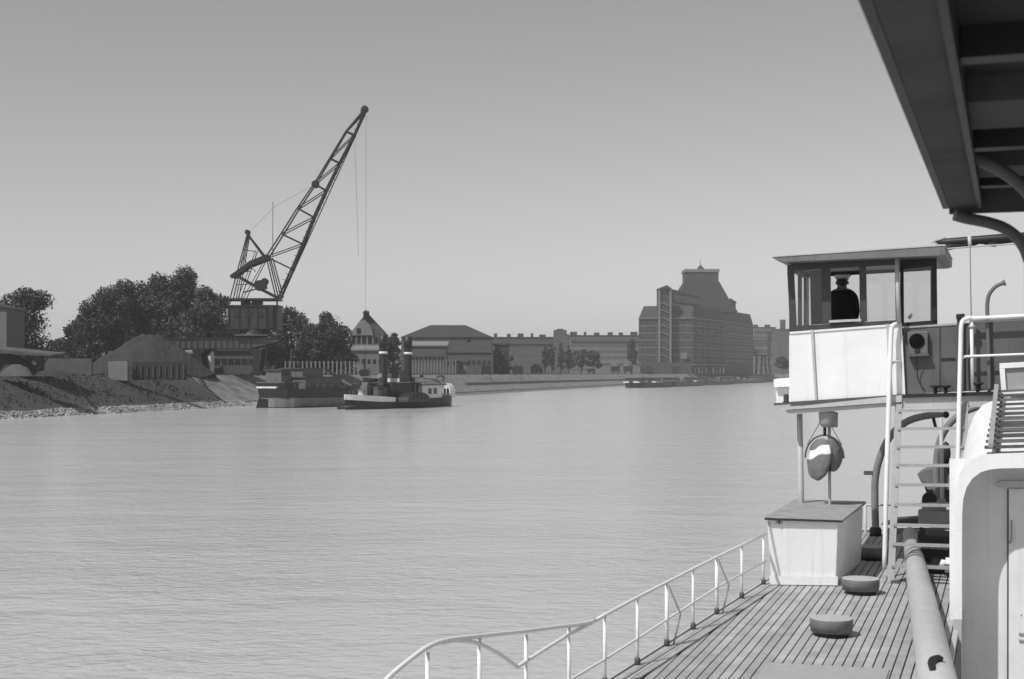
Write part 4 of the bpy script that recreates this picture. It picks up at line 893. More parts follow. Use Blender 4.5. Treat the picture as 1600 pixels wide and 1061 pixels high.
# --- cabin casing with rounded portal at right
s_p = 18.55
Yp = 17.75
t = thing('deck_cabin', 'white cabin casing with rounded portal and grey door recess at the right edge', 'cabin', S(1560, 980, s_p))
def Q(px, py, ds=0): return S(px, py, s_p) + AX * ds
outer = [(1490, 968), (1490, 860), (1490, 800), (1491, 775), (1496, 752), (1505, 733), (1520, 717), (1538, 710.5), (1560, 709), (1860, 700)]
inner = [(1503, 968), (1503, 860), (1503.5, 800), (1505, 780), (1510, 762), (1519, 748), (1532, 738), (1547, 733.5), (1562, 732), (1860, 726)]
mb = MB()
for i in range(len(outer) - 1): mb.prism([Q(*outer[i]), Q(*outer[i + 1]), Q(*inner[i + 1]), Q(*inner[i])], AX * .10)
part('portal_frame', mb, WHITE, t)
mb = MB()
for i in range(len(outer) - 1):        # shell of the recess running forward from the portal
    a, b = Q(*outer[i], .103), Q(*outer[i + 1], .103); mb.prism([a, b, b + (Q(*inner[i + 1]) - Q(*outer[i + 1])) * .5, a + (Q(*inner[i]) - Q(*outer[i])) * .5], AX * .62)
part('casing_shell', mb, WHITE, t)
WALLG = mat('cabin_wall_paint', .74, .5, .06, 3, .1, stain=.08)
part('back_wall', MB().prism([Q(1480, 722, .73), Q(1860, 720, .73), Q(1860, 1420, .73), Q(1480, 1420, .73)], AX * .06), WALLG, t)
part('lower_wall', MB().prism([Q(1489, 968.5), Q(1502, 968.5), Q(1503, 1250), Q(1488, 1250)], AX * .72), LGREY, t)
dr = part('door', MB().prism([Q(1576, 771, .70), Q(1680, 770, .70), Q(1680, 1120, .70), Q(1576, 1120, .70)], AX * .03), WALLG, t)
part('door_seam', MB().bar(Q(1575, 771, .715), Q(1574.5, 1120, .715), .012, .035), DGREY, t)
part('handle', MB().tube(spline([Q(1581, 823, .70), Q(1580.5, 826, .64), Q(1580.5, 852, .64), Q(1578, 858, .70)], 4), .013, 8), GREYP, dr)
part('door_hood', MB().prism([Q(1556, 767, .72), Q(1700, 766, .72), Q(1700, 756, .72), Q(1562, 757, .72), Q(1557, 761, .72)], -AX * .16), LGREY, t)
for yy in (1005, 1016): part('hinge', MB().box(Q(1597, yy, .69), .07, .03, .02, RX, AX, UZ), GREYP, t)
part('screw', MB().lathe(Q(1595.5, 973, .70), [(.012, 0), (.008, .02)], 8, -AX), WHITE2, t)
# lower landing in front of the cabin
pb_ = Q(1560, 1061, 0); zl = E - 5.3
struct('cabin_landing', MB().prism([ship(-.58, 9, zl), ship(5, 9, zl), ship(5, 19.4, zl), ship(-.58, 19.4, zl)], (0, 0, -.05)), PLATE)
# rounded casing slope above portal, rising to the bridge deck
mb = MB(); prof = [(1484, 775), (1487, 748), (1496, 726), (1512, 711), (1535, 707.5), (1860, 699)]
up = [(1506, 705), (1512, 675), (1520, 650), (1533, 632), (1552, 621), (1860, 608)]
s_u = 22.3
A_ = [Q(*p, .104) for p in ((1490.5, 800), (1496.5, 753), (1505.5, 734), (1520.5, 718), (1538, 711.5), (1560, 710), (1860, 701))]
B_ = [S(*p, s_u) for p in ((1500, 760), (1507, 700), (1513, 672), (1522, 649), (1535, 633), (1552, 626), (1860, 616))]
mb.add(A_ + B_, [(i_, i_ + 1, 8 + i_, 7 + i_) for i_ in range(6)], True); part('sloping_casing', mb, WHITE, t)
# slatted steps on the casing
t = thing('slatted_stair', 'dark slatted steps rising over the white cabin casing to the bridge', 'stairs', Q(1570, 708))
lo_a, lo_b = Q(1538, 706, .12), Q(1860, 697, .12); hi_a, hi_b = S(1556, 617, 22.2), S(1900, 600, 22.2)
for i_ in range(12):
    u = i_ / 11; a = lo_a.lerp(hi_a, u) + UZ * .05; b = lo_b.lerp(hi_b, u) + UZ * .05; part('slat', MB().bar(a, b, .14, .035), DGREY if i_ % 2 == 0 else mat('slat_paint', .14, .6, .2, 5), t)
a = Q(1548, 709, .0) + UZ * .1; b = S(1557, 607, 22.2) + UZ * .04; part('stringer', MB().bar(a, b, .06, .05), GREYP, t)
a = Q(1558, 709, .1) + UZ * .03; b = S(1566, 617, 22.2); part('stringer', MB().bar(a, b, .03, .05), DGREY, t)

# --- bridge deck and wheelhouse
SW = 22.75
def Wp(px, py, ds=0): return S(px, py, SW) + AX * ds
def poly(m_, pts_, ds, th): return m_.prism([Wp(x, y, ds) for x, y in pts_], AX * th)
t = thing('wheelhouse', 'white bridge wing with dark wooden window band and flat overhanging roof', 'wheelhouse', Wp(1330, 640, 1))
Tt = lambda x: 414 - .06 * (x - 1230)
Bt = lambda x: 519 - .075 * (x - 1230)
Ct = lambda x: 628 - .066 * (x - 1230)
Dt = lambda x: 641 - .07 * (x - 1222)
DEP = 2.05
# bridge deck slab: cambered, falls towards the side
part('bridge_deck', poly(poly(MB(), [(1222, Dt(1222) - 1.5), (1410, Dt(1410)), (1410, Ct(1410) + 1), (1222, Ct(1222) + 9)], -.15, 3.0), [(1410.2, 638), (1900, 628), (1900, 614), (1410.2, 618.5)], -.1, 3.0), LGREY, t)
part('deck_edge', poly(MB(), [(1236, Ct(1236) + 7), (1411, Ct(1411) + 5), (1411, Ct(1411) + .3), (1236, Ct(1236) + .3)], -.05, .1), DGREY, t)
part('soffit_lip', poly(MB(), [(1228, 641), (1408, 628.5), (1404, 634), (1240, 647), (1232, 645)], -.1, .5), LGREY, t)
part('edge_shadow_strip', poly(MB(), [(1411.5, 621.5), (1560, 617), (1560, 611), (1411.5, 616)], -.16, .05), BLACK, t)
# lower panels
part('wall_panel', poly(MB(), [(1234, Bt(1234) + .3), (1406, Bt(1406) + .3), (1410.5, Ct(1410.5)), (1236.5, Ct(1236.5))], 0, .05), WHITE, t)
for x0, x1 in ((1268, 1275), (1386, 1391)): part('batten', poly(MB(), [(x0 - 1, Bt(x0) - 1), (x0 + 3, Bt(x0) - 1), (x1 + 2, Ct(x1)), (x1 - 1.2, Ct(x1))], -.035, .032), LGREY, t)
part('edge_batten', poly(MB(), [(1234, Bt(1234) + 3), (1406, Bt(1406) + 3), (1406, Bt(1406)), (1234, Bt(1234))], -.02, .018), WHITE2, t)
part('corner_edge', poly(MB(), [(1406.5, 507), (1409, 507), (1414.5, 617), (1411, 617)], -.01, .07), WHITE2, t)
# window band frames
wb = lambda pts_, nm='window_frame', ds=0, th=.07, m=WOOD: part(nm, poly(MB(), pts_, ds, th), m, t)
wb([(1230, Tt(1230)), (1405, Tt(1405)), (1405, Tt(1405) + 10), (1230, Tt(1230) + 9)], 'head_beam')
wb([(1234, Bt(1234)), (1405, Bt(1405)), (1405, Bt(1405) - 6), (1234, Bt(1234) - 9)], 'sill_beam')
wb([(1230, Tt(1230) + 9.2), (1240, Tt(1240) + 9.2), (1244, Bt(1244) - 9.2), (1234, Bt(1234) - 9.2)], 'corner_post')
wb([(1283, Tt(1283) + 9.4), (1297, Tt(1297) + 9.4), (1298.5, Bt(1297) - 8.7), (1285.5, Bt(1284) - 8.7)], 'window_post')
wb([(1342.5, Tt(1342) + 9.6), (1353, Tt(1353) + 9.6), (1354.5, Bt(1354) - 7.6), (1343.5, Bt(1343) - 7.8)], 'window_post')
wb([(1398, Tt(1398) + 10), (1405, Tt(1405) + 10.2), (1405.5, Bt(1405) - 6.2), (1399.5, Bt(1399) - 6.2)], 'window_post')
for x0, x1, lbl in ((1242, 1284, None), (1353.5, 1399, None)):
    part('window_pane', poly(MB(), [(x0, Tt(x0) + 9.5), (x1, Tt(x1) + 9.5), (x1 + 1, Bt(x1) - 8), (x0 + 1, Bt(x0) - 8)], .03, .006), GLASS, t)
wb([(1296, Bt(1296) - 13.5), (1346, Bt(1346) - 12), (1346, Bt(1346) - 8.5), (1296, Bt(1296) - 9.4)], 'window_sill', -.05, .12, LGREY)
wb([(1264, Tt(1264) + 10), (1283, Tt(1283) + 10), (1285, Bt(1283) - 9.5), (1266, Bt(1264) - 9.5)], 'sliding_board', .10, .03, DGREY)
# door section at the right of the wing
wb([(1405.6, Tt(1405) + 3), (1463, Tt(1463) + 2), (1463, Tt(1463) + 15), (1405.6, Tt(1405) + 17)], 'door_head', .1, .06, BLACK)
wb([(1455, Tt(1455) + 16), (1463, Tt(1463) + 15.2), (1464, 505), (1456, 505)], 'door_post', .1, .06, BLACK)
wb([(1405.6, Tt(1405) + 17.2), (1411, Tt(1411) + 16.5), (1411.5, 504), (1406, 504)], 'door_post', .1, .06, BLACK)
wb([(1406, 504.2), (1464, 499.5), (1464, 506), (1407, 510)], 'door_sill', .1, .06, BLACK)
part('window_pane', poly(MB(), [(1411.3, Tt(1411) + 17), (1455, Tt(1455) + 16), (1456, 500), (1411.8, 504)], .13, .006), GLASS, t)
part('sticker', poly(MB(), [(1417, 495), (1423, 488.5), (1427, 492), (1420.5, 499)], .125, .004), GREYP, t)
# roof
RW = -.42
rf = part('roof', MB().prism([Wp(1213, 405.5, RW), Wp(1478, 388, RW), Wp(1478, 400, RW), Wp(1470, 402.5, RW), Wp(1232, 412, RW), Wp(1219, 409.5, RW)], AX * (DEP + .8)), mat('roof_edge_paint', .17, .55, .12, 3, .1, stain=.3), t)
part('roof_trim', MB().prism([Wp(1212, 405.2, RW - .01), Wp(1479, 387.6, RW - .01), Wp(1479, 385.4, RW - .01), Wp(1212, 403.4, RW - .01)], AX * (DEP + .85)), LGREY, t)
part('ceiling', MB().prism([Wp(1236, 414.2, .0), Wp(1463, 403, .0), Wp(1463, 400.5, .0), Wp(1236, 412.2, .0)], AX * DEP), WOOD, t)
# forward wall (glazed) and side wall
Lc = Wp(1232, 500).dot(RX); Rc = S(1459, 500, SW + DEP).dot(RX)
zt0 = Wp(1232, 414).z; zt1 = Wp(1463, 400).z; zb0 = Wp(1234, 514).z; zb1 = Wp(1463, 505).z; zf0 = Wp(1236, 628).z; zf1 = Wp(1463, 616).z
def V(r_, u, ds, k0=0, k1=0):  # u 0..1 from floor? returns height interpolated across the wing
    f_ = (r_ - Lc) / (Rc - Lc); return ship(r_, SW + ds, 0) + UZ * ((k0 + (k1 - k0) * f_))
def fw(r0, r1, za, zb, nm, m=WOOD, ds=DEP, th=.05):   # za,zb heights relative fraction between sill(0) and top(1)
    pts_ = []
    for r_, u in ((r0, za), (r1, za), (r1, zb), (r0, zb)):
        f_ = (r_ - Lc) / (Rc - Lc); b0 = zb0 + (zb1 - zb0) * f_; t0 = zt0 + (zt1 - zt0) * f_; pts_.append(ship(r_, SW + ds, b0 + (t0 - b0) * u))
    part(nm, MB().prism(pts_, AX * th), m, t)
fw(Lc, Rc, -.12, .02, 'front_sill'); fw(Lc, Rc, .93, 1, 'front_head')
W_ = Rc - Lc
for u in (0, (S(1346, 500, SW + DEP).dot(RX) - Lc) / W_, (S(1400, 500, SW + DEP).dot(RX) - Lc) / W_, .975): fw(Lc + W_ * u, Lc + W_ * u + .045, .02, .93, 'front_mullion')
part('front_pane', MB().prism([V(Lc, 0, DEP + .02, zb0, zb1), V(Rc, 0, DEP + .02, zb0, zb1), V(Rc, 0, DEP + .02, zt0 - .05, zt1 - .05), V(Lc, 0, DEP + .02, zt0 - .05, zt1 - .05)], AX * .006), GLASS, t)
part('front_wall', MB().prism([V(Lc, 0, DEP, zf0, zf1), V(Rc, 0, DEP, zf0, zf1), V(Rc, 0, DEP, zb0 - .13, zb1 - .13), V(Lc, 0, DEP, zb0 - .13, zb1 - .13)], AX * .05), WHITE, t)
def side(r_, s0, s1, z0, z1, nm, m, th=.05): part(nm, MB().prism([ship(r_, SW + s0, z0), ship(r_, SW + s1, z0), ship(r_, SW + s1, z1), ship(r_, SW + s0, z1)], RX * th), m, t)
side(Lc, .075, DEP - .003, zf0, zb0 - .1, 'side_wall', WHITE); side(Lc, .075, DEP - .003, zb0 - .098, zb0 + .03, 'side_sill', WOOD); side(Lc, .075, DEP - .003, zt0 - .1, zt0, 'side_head', WOOD)
side(Lc, .075, .3, zb0 + .032, zt0 - .102, 'side_mullion', WOOD); side(Lc, 1.05, 1.22, zb0 + .032, zt0 - .102, 'side_mullion', WOOD); side(Lc, 1.75, DEP - .003, zb0 + .032, zt0 - .102, 'side_mullion', WOOD)
# floor of the wheelhouse
part('floor', MB().prism([V(Lc + .06, 0, .08, E - .12, E - .12), V(Rc, 0, .08, E - .12, E - .12), V(Rc, 0, DEP - .06, E - .12, E - .12), V(Lc + .06, 0, DEP - .06, E - .12, E - .12)], -UZ * .05), WOOD, t)
# helm pedestal
hc = Wp(1375, 560, 1.5); part('helm_pedestal', MB().lathe(Vector((hc.x, hc.y, E - .12)), [(.2, 0), (.12, .1), (.1, .8), (.16, .85)], 14), WOOD, t)
# side-light screen at the outboard edge of the wing
part('sidelight_screen', MB().prism([Wp(1205, 592, .4), Wp(1236, 590, .4), Wp(1236, 629, .4), Wp(1207, 631, .4)], AX * .04), WHITE, t)
part('sidelight_top', MB().prism([Wp(1204, 593, .3), Wp(1236, 591, .3), Wp(1236, 604, .3), Wp(1205, 605.5, .3)], AX * .08), WHITE, t)
part('sidelight_shelf', MB().prism([Wp(1206, 630.5, .2), Wp(1236, 628.5, .2), Wp(1236, 632, .2), Wp(1206, 634, .2)], AX * .25), DGREY, t)
part('sidelight_lamp', MB().lathe(Wp(1224, 631, .3), [(.05, 0), (.05, .03), (.04, .04), (.045, .12), (.02, .15)], 14), BLACK, t)
# stanchions carrying the wing
for x0, x1, r_ in ((1245, 1250, .045), (1292, 1293.5, .024)): 
    a = Wp(x0, 641, .3); b = Vector(Wp(x1, 800, .3)); b.z = deck_z(b); o = part('stanchion', MB().tube([a, b], r_, 12), LGREY, t)

# --- grey bulkhead right of the wing
BULK = mat('bulkhead_paint', .11, .6, .15, 1.5, .1, stain=.2)
t = thing('bridge_bulkhead', 'plain dark grey bulkhead behind the ladder rails right of the white wing', 'bulkhead', Wp(1500, 620))
part('panel', poly(MB(), [(1411.5, 512), (1500, 505.5), (1500.2, 612), (1411.8, 616)], .06, .05), BULK, t); part('panel', poly(MB(), [(1501.5, 505), (1900, 480), (1900, 600), (1501.7, 611.5)], .06, .05), BULK, t)
part('cover_strip', poly(MB(), [(1411, 510), (1500, 504.5), (1500, 507.5), (1411, 513)], .045, .04), GREYP, t)
part('pilaster', poly(MB(), [(1495, 492), (1506, 491.5), (1506, 612), (1495, 612)], .0, .12), mat('pilaster_paint', .08, .6, .1), t)
part('pilaster_cap', poly(MB(), [(1494, 491), (1507, 490), (1507, 497), (1494, 498)], -.03, .18), BLACK, t)
part('seam', poly(MB(), [(1468, 512), (1469, 512), (1469, 610), (1468, 610)], .05, .02), BLACK, t); part('bracket', poly(MB(), [(1470, 560), (1492, 559), (1492, 561.5), (1470, 562.5)], .04, .03), BLACK, t)
t = thing('loudspeaker', 'square grey box with round black speaker and trailing cable on the bulkhead', 'speaker', Wp(1433, 553))
part('housing', poly(MB(), [(1418, 519), (1450, 517), (1450, 553), (1420, 554.5)], -.06, .1), mat('speaker_paint', .13, .5, .1), t, bevel=.01)
part('cone', MB().lathe(Wp(1433, 533, -.065), [(.115, 0), (.115, .012), (.07, .013), (.03, .02)], 28, -AX), mat('speaker_mesh', .008, .95, .1, spec=.05), t); part('switch', MB().box(Wp(1433.5, 548, -.07), .07, .03, .06, RX, AX, UZ), BLACK, t)
part('base_plate', poly(MB(), [(1419, 553.5), (1452, 552), (1452, 556), (1420, 557.5)], -.08, .13), DGREY, t)
part('cable', MB().tube(spline([Wp(1433, 556, -.1), Wp(1433, 575, -.03), Wp(1434, 590, -.02), Wp(1440, 603, -.03), Wp(1447, 611, -.05)], 5), .008, 6), BLACK, t)
for i, (x, y, lb) in enumerate(((1462, 612, 'left one of the paired black mushroom bollards on the bridge edge'), (1478, 612, 'right one of the paired black mushroom bollards on the bridge edge'), (1528, 608, 'single black mushroom bollard right of the ladder rail'))):
    t = thing('small_bollard', lb, 'bollard', Wp(x, y + 3, -.05), 'small black bollards on the bridge deck edge')
    part('stem', MB().lathe(Wp(x, y + 4, -.08), [(.03, 0), (.025, .09)], 10), BLACK, t); part('cap', MB().lathe(Wp(x, y - 4.8, -.08), [(.03, 0), (.085, .035), (.08, .05), (.01, .055)], 16), BLACK, t)

# --- captain in the wheelhouse (one skinned surface)
def person_mesh(base, fwd, right):
    h = 1.74; V3 = lambda x, y, z: base + right * x + fwd * y + UZ * z
    vs = [(0, 0, .93, .165), (0, .01, 1.12, .16), (0, .0, 1.32, .17), (0, -.01, 1.43, .13), (0, 0, 1.515, .058), (0, .01, 1.60, .085), (0, .02, 1.68, .092)]
    ed = [(0, 1), (1, 2), (2, 3), (3, 4), (4, 5), (5, 6)]
    def chain(root, pts_):
        pr_ = root
        for p in pts_: vs.append(p); ed.append((pr_, len(vs) - 1)); pr_ = len(vs) - 1
        return pr_
    for sg in (-1, 1):
        chain(0, [(sg * .10, 0, .86, .10), (sg * .11, .02, .50, .06), (sg * .11, -.01, .10, .042), (sg * .11, .06, .045, .04), (sg * .11, .16, .035, .03)])
        wr = chain(3, [(sg * .12, 0, 1.43, .09), (sg * .20, 0, 1.38, .078), (sg * .235, .0, 1.12, .056), (sg * .20, .24, 1.03, .036), (sg * .20, .31, 1.01, .028), (sg * .19, .36, 1.01, .026)])
        for k_, (dx, ln) in enumerate(((-.03, .07), (-.01, .085), (.011, .08), (.03, .06))): chain(wr, [(sg * .19 + dx, .40, 1.012, .0095), (sg * .19 + dx, .40 + ln * .5, 1.0, .009), (sg * .19 + dx, .40 + ln * .7, .975, .008)])
        chain(wr - 1, [(sg * .19 - sg * .035, .35, 1.02, .011), (sg * .19 - sg * .05, .38, 1.02, .009)])
    me = bpy.data.meshes.new('body'); me.from_pydata([V3(x, y, z) - base for x, y, z, _ in vs], ed, []); o = bpy.data.objects.new('body', me); link(o)
    sm = o.modifiers.new('skin', 'SKIN'); sm.use_smooth_shade = True
    for i_, q in enumerate(vs): 
        o.data.skin_vertices[0].data[i_].radius = (q[3], q[3] * (.72 if i_ in (1, 2, 3, 0) else 1)); o.data.skin_vertices[0].data[i_].use_root = (i_ == 0)
    ss = o.modifiers.new('sub', 'SUBSURF'); ss.levels = 2; ss.render_levels = 2
    return o
pc = Wp(1303, 560, 1.15); pc.z = E - .117
t = thing('person', 'ship captain in dark jacket and white peaked cap seen from behind in the wheelhouse', 'person', pc)
bo = person_mesh(pc, AX, RX)
dg = bpy.context.evaluated_depsgraph_get(); me2 = bpy.data.meshes.new_from_object(bo.evaluated_get(dg)); bo.modifiers.clear(); bo.data = me2
for p_ in me2.polygons: p_.use_smooth = True
me2.materials.append(CLOTH); me2.materials.append(SKIN)
for p_ in me2.polygons:
    if p_.center.z > 1.49 or (p_.center.z < 1.05 and p_.center.dot(AX) > .29): p_.material_index = 1
bo.parent = t
mb = MB(); rows = [(.80, .205, .145), (.95, .20, .14), (1.1, .19, .135), (1.25, .205, .14), (1.36, .222, .135), (1.42, .21, .12), (1.465, .15, .09), (1.49, .075, .07)]
for z, a_, b_ in rows:
    for k_ in range(28):
        q = 2 * math.pi * k_ / 28; mb.v.append(tuple(pc + RX * a_ * math.cos(q) * (1 + .02 * math.sin(z * 40 + k_)) + AX * b_ * math.sin(q) + UZ * z))
for j in range(len(rows) - 1):
    for k_ in range(28): k2 = (k_ + 1) % 28; mb.f.append((j * 28 + k_, j * 28 + k2, j * 28 + 28 + k2, j * 28 + 28 + k_)); mb.s.append(True)
part('jacket', mb, CLOTH, t)
hd = pc + UZ * 1.62 + AX * .015
part('hair', MB().sphere(hd + UZ * .015 - AX * .012, .098, 16, (.92, 1.0, 1.05)), BLACK, t)
part('face', MB().sphere(hd + AX * .03 - UZ * .01, .092, 16, (.85, .95, 1.2)), SKIN, t)
for sg in (-1, 1):
    part('ear', MB().sphere(hd + RX * sg * .094 - UZ * .005, .03, 10, (.5, .6, 1.1)), SKIN, t); part('eye', MB().sphere(hd + RX * sg * .033 + AX * .112 + UZ * .01, .012, 8), BLACK, t)
part('nose', MB().add([hd + AX * .115 + UZ * .01, hd + AX * .115 - UZ * .045 - RX * .018, hd + AX * .115 - UZ * .045 + RX * .018, hd + AX * .145 - UZ * .035], [(0, 1, 3), (0, 3, 2), (1, 2, 3), (0, 2, 1)]), SKIN, t)
part('mouth', MB().box(hd + AX * .112 - UZ * .066, .045, .012, .008, RX, AX, UZ), TAR, t)
cp = part('cap', MB().lathe(hd + UZ * .055, [(.102, 0), (.104, .022), (.142, .048), (.146, .062), (.12, .078), (.05, .088)], 24), CAPW, t)
part('peak', MB().prism([hd + UZ * .05 + AX * (.07 + .12 * math.sin(a)) + RX * .10 * math.cos(a) for a in [math.pi * i_ / 8 for i_ in range(9)]], UZ * .008), BLACK, cp)
part('cap_band', MB().lathe(hd + UZ * .056, [(.1055, 0), (.1065, .03)], 24), GREYP, cp)
part('collar', MB().lathe(pc + UZ * 1.47, [(.085, 0), (.07, .04)], 16), CLOTH, t)

# --- crossed signal discs under the wing
t = thing('signal_shape', 'hanging day signal of two crossed grey discs with a white band under the wing', 'signal', Wp(1290, 715, .15))
cS = Wp(1287, 716, .1); 
part('housing', MB().lathe(Wp(1291, 668, .1), [(.07, 0), (.12, .05), (.13, .22), (.13, .25)], 20), GREYP, t); part('housing_back', MB().sbox(Wp(1300, 657, .35), .1, .08, .24), LGREY, t)
part('spindle', MB().tube([Wp(1287.5, 668, .1), Wp(1287.5, 681, .1)], .025, 8), BLACK, t)
def disc(center, ru, rv, u, v_, nrm, th, m, nm, a0=0, a1=2 * math.pi, n=28):
    pts_ = [center + u * ru * math.cos(a0 + (a1 - a0) * k_ / n) + v_ * rv * math.sin(a0 + (a1 - a0) * k_ / n) for k_ in range(n + (0 if a1 - a0 > 6.2 else 1))]
    return part(nm, MB().prism(pts_, nrm * th), m, t)
uL = (RX * .82 - AX * .57).normalized(); nL = uL.cross(UZ).normalized()
cL = Wp(1279, 718, .1); tilt = (UZ + uL * .18).normalized()
uR = (RX * .75 + AX * .66).normalized(); nR = uR.cross(UZ).normalized()
def lens(center, ru, rv, rn, u, v_, nn_, band):
    A = MB(); B_ = MB(); nu, nv = 120, 80
    def pt(i, j, k_=1.0):
        a = 2 * math.pi * i / nu; b = math.pi * j / nv
        x, y, z = math.sin(b) * math.cos(a), math.cos(b), math.sin(b) * math.sin(a); w_ = 1 + .05 * noise.noise(Vector((x * 2, y * 2, z * 2 + ru * 9)))
        return center + (u * ru * x + v_ * rv * y) * k_ * w_ + nn_ * (rn * z * k_ * w_ + .004 * noise.noise(Vector((x * 5, y * 5, 1))))
    for j in range(nv):
        for i in range(nu):
            a = 2 * math.pi * (i + .5) / nu; b = math.pi * (j + .5) / nv; x, y = math.sin(b) * math.cos(a), math.cos(b)
            lo_ = .12 + .3 * x + .05 * math.sin(x * 5); T_ = B_ if band and lo_ < y < lo_ + .44 else A
            T_.add([pt(i, j), pt(i + 1, j), pt(i + 1, j + 1), pt(i, j + 1)], [(0, 1, 2, 3)], True)
    return A, B_
A, B_ = lens(cL, .23, .34, .10, (uL - UZ * .1).normalized(), tilt, nL, True)
part('canvas_half', A, CANV, t); part('white_band', B_, WHITE2, t)
A, B_ = lens(Wp(1299, 711, .14), .19, .27, .09, uR, UZ, nR, False); part('canvas_half', A, CANV, t)
part('edge_seam', MB().tube([Wp(1292, 690, .05), Wp(1296.5, 712, .02), Wp(1296, 736, .05)], .018, 6), BLACK, t)
hoop = [Wp(1287, 716, .1) + RX * (.30 * math.cos(a)) + UZ * (.36 * math.sin(a)) for a in [math.pi * (.0 + k_ / 20) for k_ in range(21)]]
part('hoop', MB().tube(hoop, .014, 6), DGREY, t)
for sg in (-1, 1): part('stay_wire', MB().tube([Wp(1287 + sg * 8, 662, .1), Wp(1287 + sg * 27, 695, .1)], .006, 5), DGREY, t)

# --- steep ladder to the bridge
t = thing('bridge_ladder', 'steep pale ladder with eight rungs between deck and bridge', 'ladder', D(1395, 910))
lt = Wp(1405, 632, -.12); lb_ = D(1392, 911); rtp = Wp(1508, 630, -.12); rbt = lb_ + RX * (rtp - lt).length
part('stringer', MB().bar(lt, lb_, .045, .10, RX), GREYP, t); part('stringer', MB().bar(rtp, rbt, .045, .10, RX), GREYP, t)
for y in (642, 671, 700, 729, 759.5, 790.5, 822, 851.5, 884.5):
    f_ = (E + (HY - y) * 21.6 / F - lb_.z) / (lt.z - lb_.z); f_ = (y - 911) / (632 - 911)
    a = lb_.lerp(lt, f_); b = rbt.lerp(rtp, f_); part('rung', MB().bar(a, b, .11, .04, AX.cross(RX)), GREYP, t)
part('foot_bar', MB().bar(lb_ + UZ * .02, lb_ + UZ * .02 + RX * .12, .05), DGREY, t)
part('handrail', MB().tube(spline([Wp(1407, 507, -.02), Wp(1399, 507.5, -.12), Wp(1395, 513, -.16), Wp(1393.5, 530, -.18), Wp(1389.5, 680, -.3), Wp(1385.5, 884, -.45)], 6), [.036] * 31, 12), WHITE2, t)
part('handrail_stay', MB().tube(spline([Wp(1407, 565, -.02), Wp(1399, 566, -.14), Wp(1393, 570, -.18)], 4), .02, 8), WHITE2, t)
part('handrail', MB().tube(spline([Wp(1522, 497, -.1), Wp(1509, 499, -.16), Wp(1503, 508, -.18), Wp(1501.5, 540, -.18), Wp(1499.5, 640, -.3), Wp(1497.5, 742, -.4)], 6), .034, 12), WHITE2, t)
# guard rails on the bridge at right
t = thing('bridge_guard_rail', 'white horizontal guard rails running off the right edge at bridge height', 'railing', Wp(1517, 612, -.1))
part('top_rail', MB().tube([Wp(1515, 498, -.12), Wp(1700, 489, -.12)], .03, 10), WHITE2, t); part('under_rail', MB().tube([Wp(1520, 503, -.08), Wp(1700, 494, -.08)], .018, 8), LGREY, t)
part('mid_rail', MB().tube(spline([Wp(1504, 560, -.15), Wp(1509, 557.5, -.15), Wp(1525, 556.5, -.12), Wp(1700, 550, -.12)], 4), .02, 8), WHITE2, t)
part('post', MB().tube([Wp(1518, 494, -.1), Wp(1520, 610, -.1)], .027, 10), WHITE2, t); part('collar', MB().lathe(Wp(1518.5, 512, -.1), [(.05, 0), (.05, .03)], 12), LGREY, t)
# white framed wind screen at right
t = thing('framed_screen', 'white framed grey screen standing on the bridge at the right edge', 'screen', Wp(1580, 620, -.3))
part('panel', poly(MB(), [(1569, 573), (1700, 566), (1700, 610), (1572, 613)], -.37, .02), GREYP, t)
for pts_ in ([(1562, 568), (1700, 560), (1700, 568), (1562, 576)], [(1562, 576.2), (1570, 575.8), (1573, 621), (1566, 622)], [(1572, 611), (1700, 603), (1700, 608), (1573, 616.5)]): part('frame_bar', poly(MB(), pts_, -.42, .05), WHITE, t)
# wing pillar in front of the windows
solo('roof_pillar', MB().tube([Wp(1402, 401, -.14), Wp(1406, 507, -.14)], .034, 12), LGREY, 'slim pale pillar in front of the wheelhouse windows under the roof', 'pillar')
# gooseneck pipe
solo('gooseneck_pipe', MB().tube(spline([Wp(1546, 612, -.02), Wp(1545, 560, -.02), Wp(1543, 500, -.02), Wp(1543, 472, -.02), Wp(1547, 458, -.02), Wp(1557, 447, -.02), Wp(1571, 441.5, -.02)], 5), [.03] * 29 + [.045, .05], 10), mat('pipe_paint', .13, .5, .1), 'thin gooseneck pipe curving to the right above the bulkhead', 'pipe')
# awning spar on the bridge
t = thing('awning_spar', 'black spar with furled pale awning above the wheelhouse roof', 'awning', Wp(1520, 388, .4))
part('spar', MB().tube([Wp(1460, 375, .4), Wp(1475, 375, .4), Wp(1560, 369, .4), Wp(1720, 358, .4)], [.02, .06, .07, .07], 12), BLACK, t)
part('furled_cloth', MB().tube(spline([Wp(1470, 383, .4), Wp(1490, 380.5, .4), Wp(1515, 378, .4), Wp(1535, 375, .4), Wp(1555, 377, .4), Wp(1580, 373, .4), Wp(1720, 364, .4)], 3), [.02, .045, .06, .05, .04, .05, .05, .035, .02, .03, .04, .05, .05, .03, .03, .03, .03, .03, .03], 8), TAR, t)
part('lashing', MB().tube([Wp(1470, 386.5, .35), Wp(1530, 381.5, .35), Wp(1720, 370, .35)], .012, 6), LGREY, t)
part('bracket', MB().tube([Wp(1458, 373, .4), Wp(1476, 368.5, .4)], .02, 8).tube([Wp(1459, 387, .4), Wp(1462, 374, .4)], .022, 8).tube([Wp(1454, 375, .4), Wp(1462, 374.5, .4)], .015, 6), GREYP, t)
solo('flag_staff', MB().tube([Wp(1514, 367, .2), Wp(1515, 382, .2), Wp(1515.2, 384, .2), Wp(1517, 495, .2)], [.028, .028, .008, .008], 8), LGREY, 'hair-thin pale staff crossing the furled awning above the guard rail', 'pole')

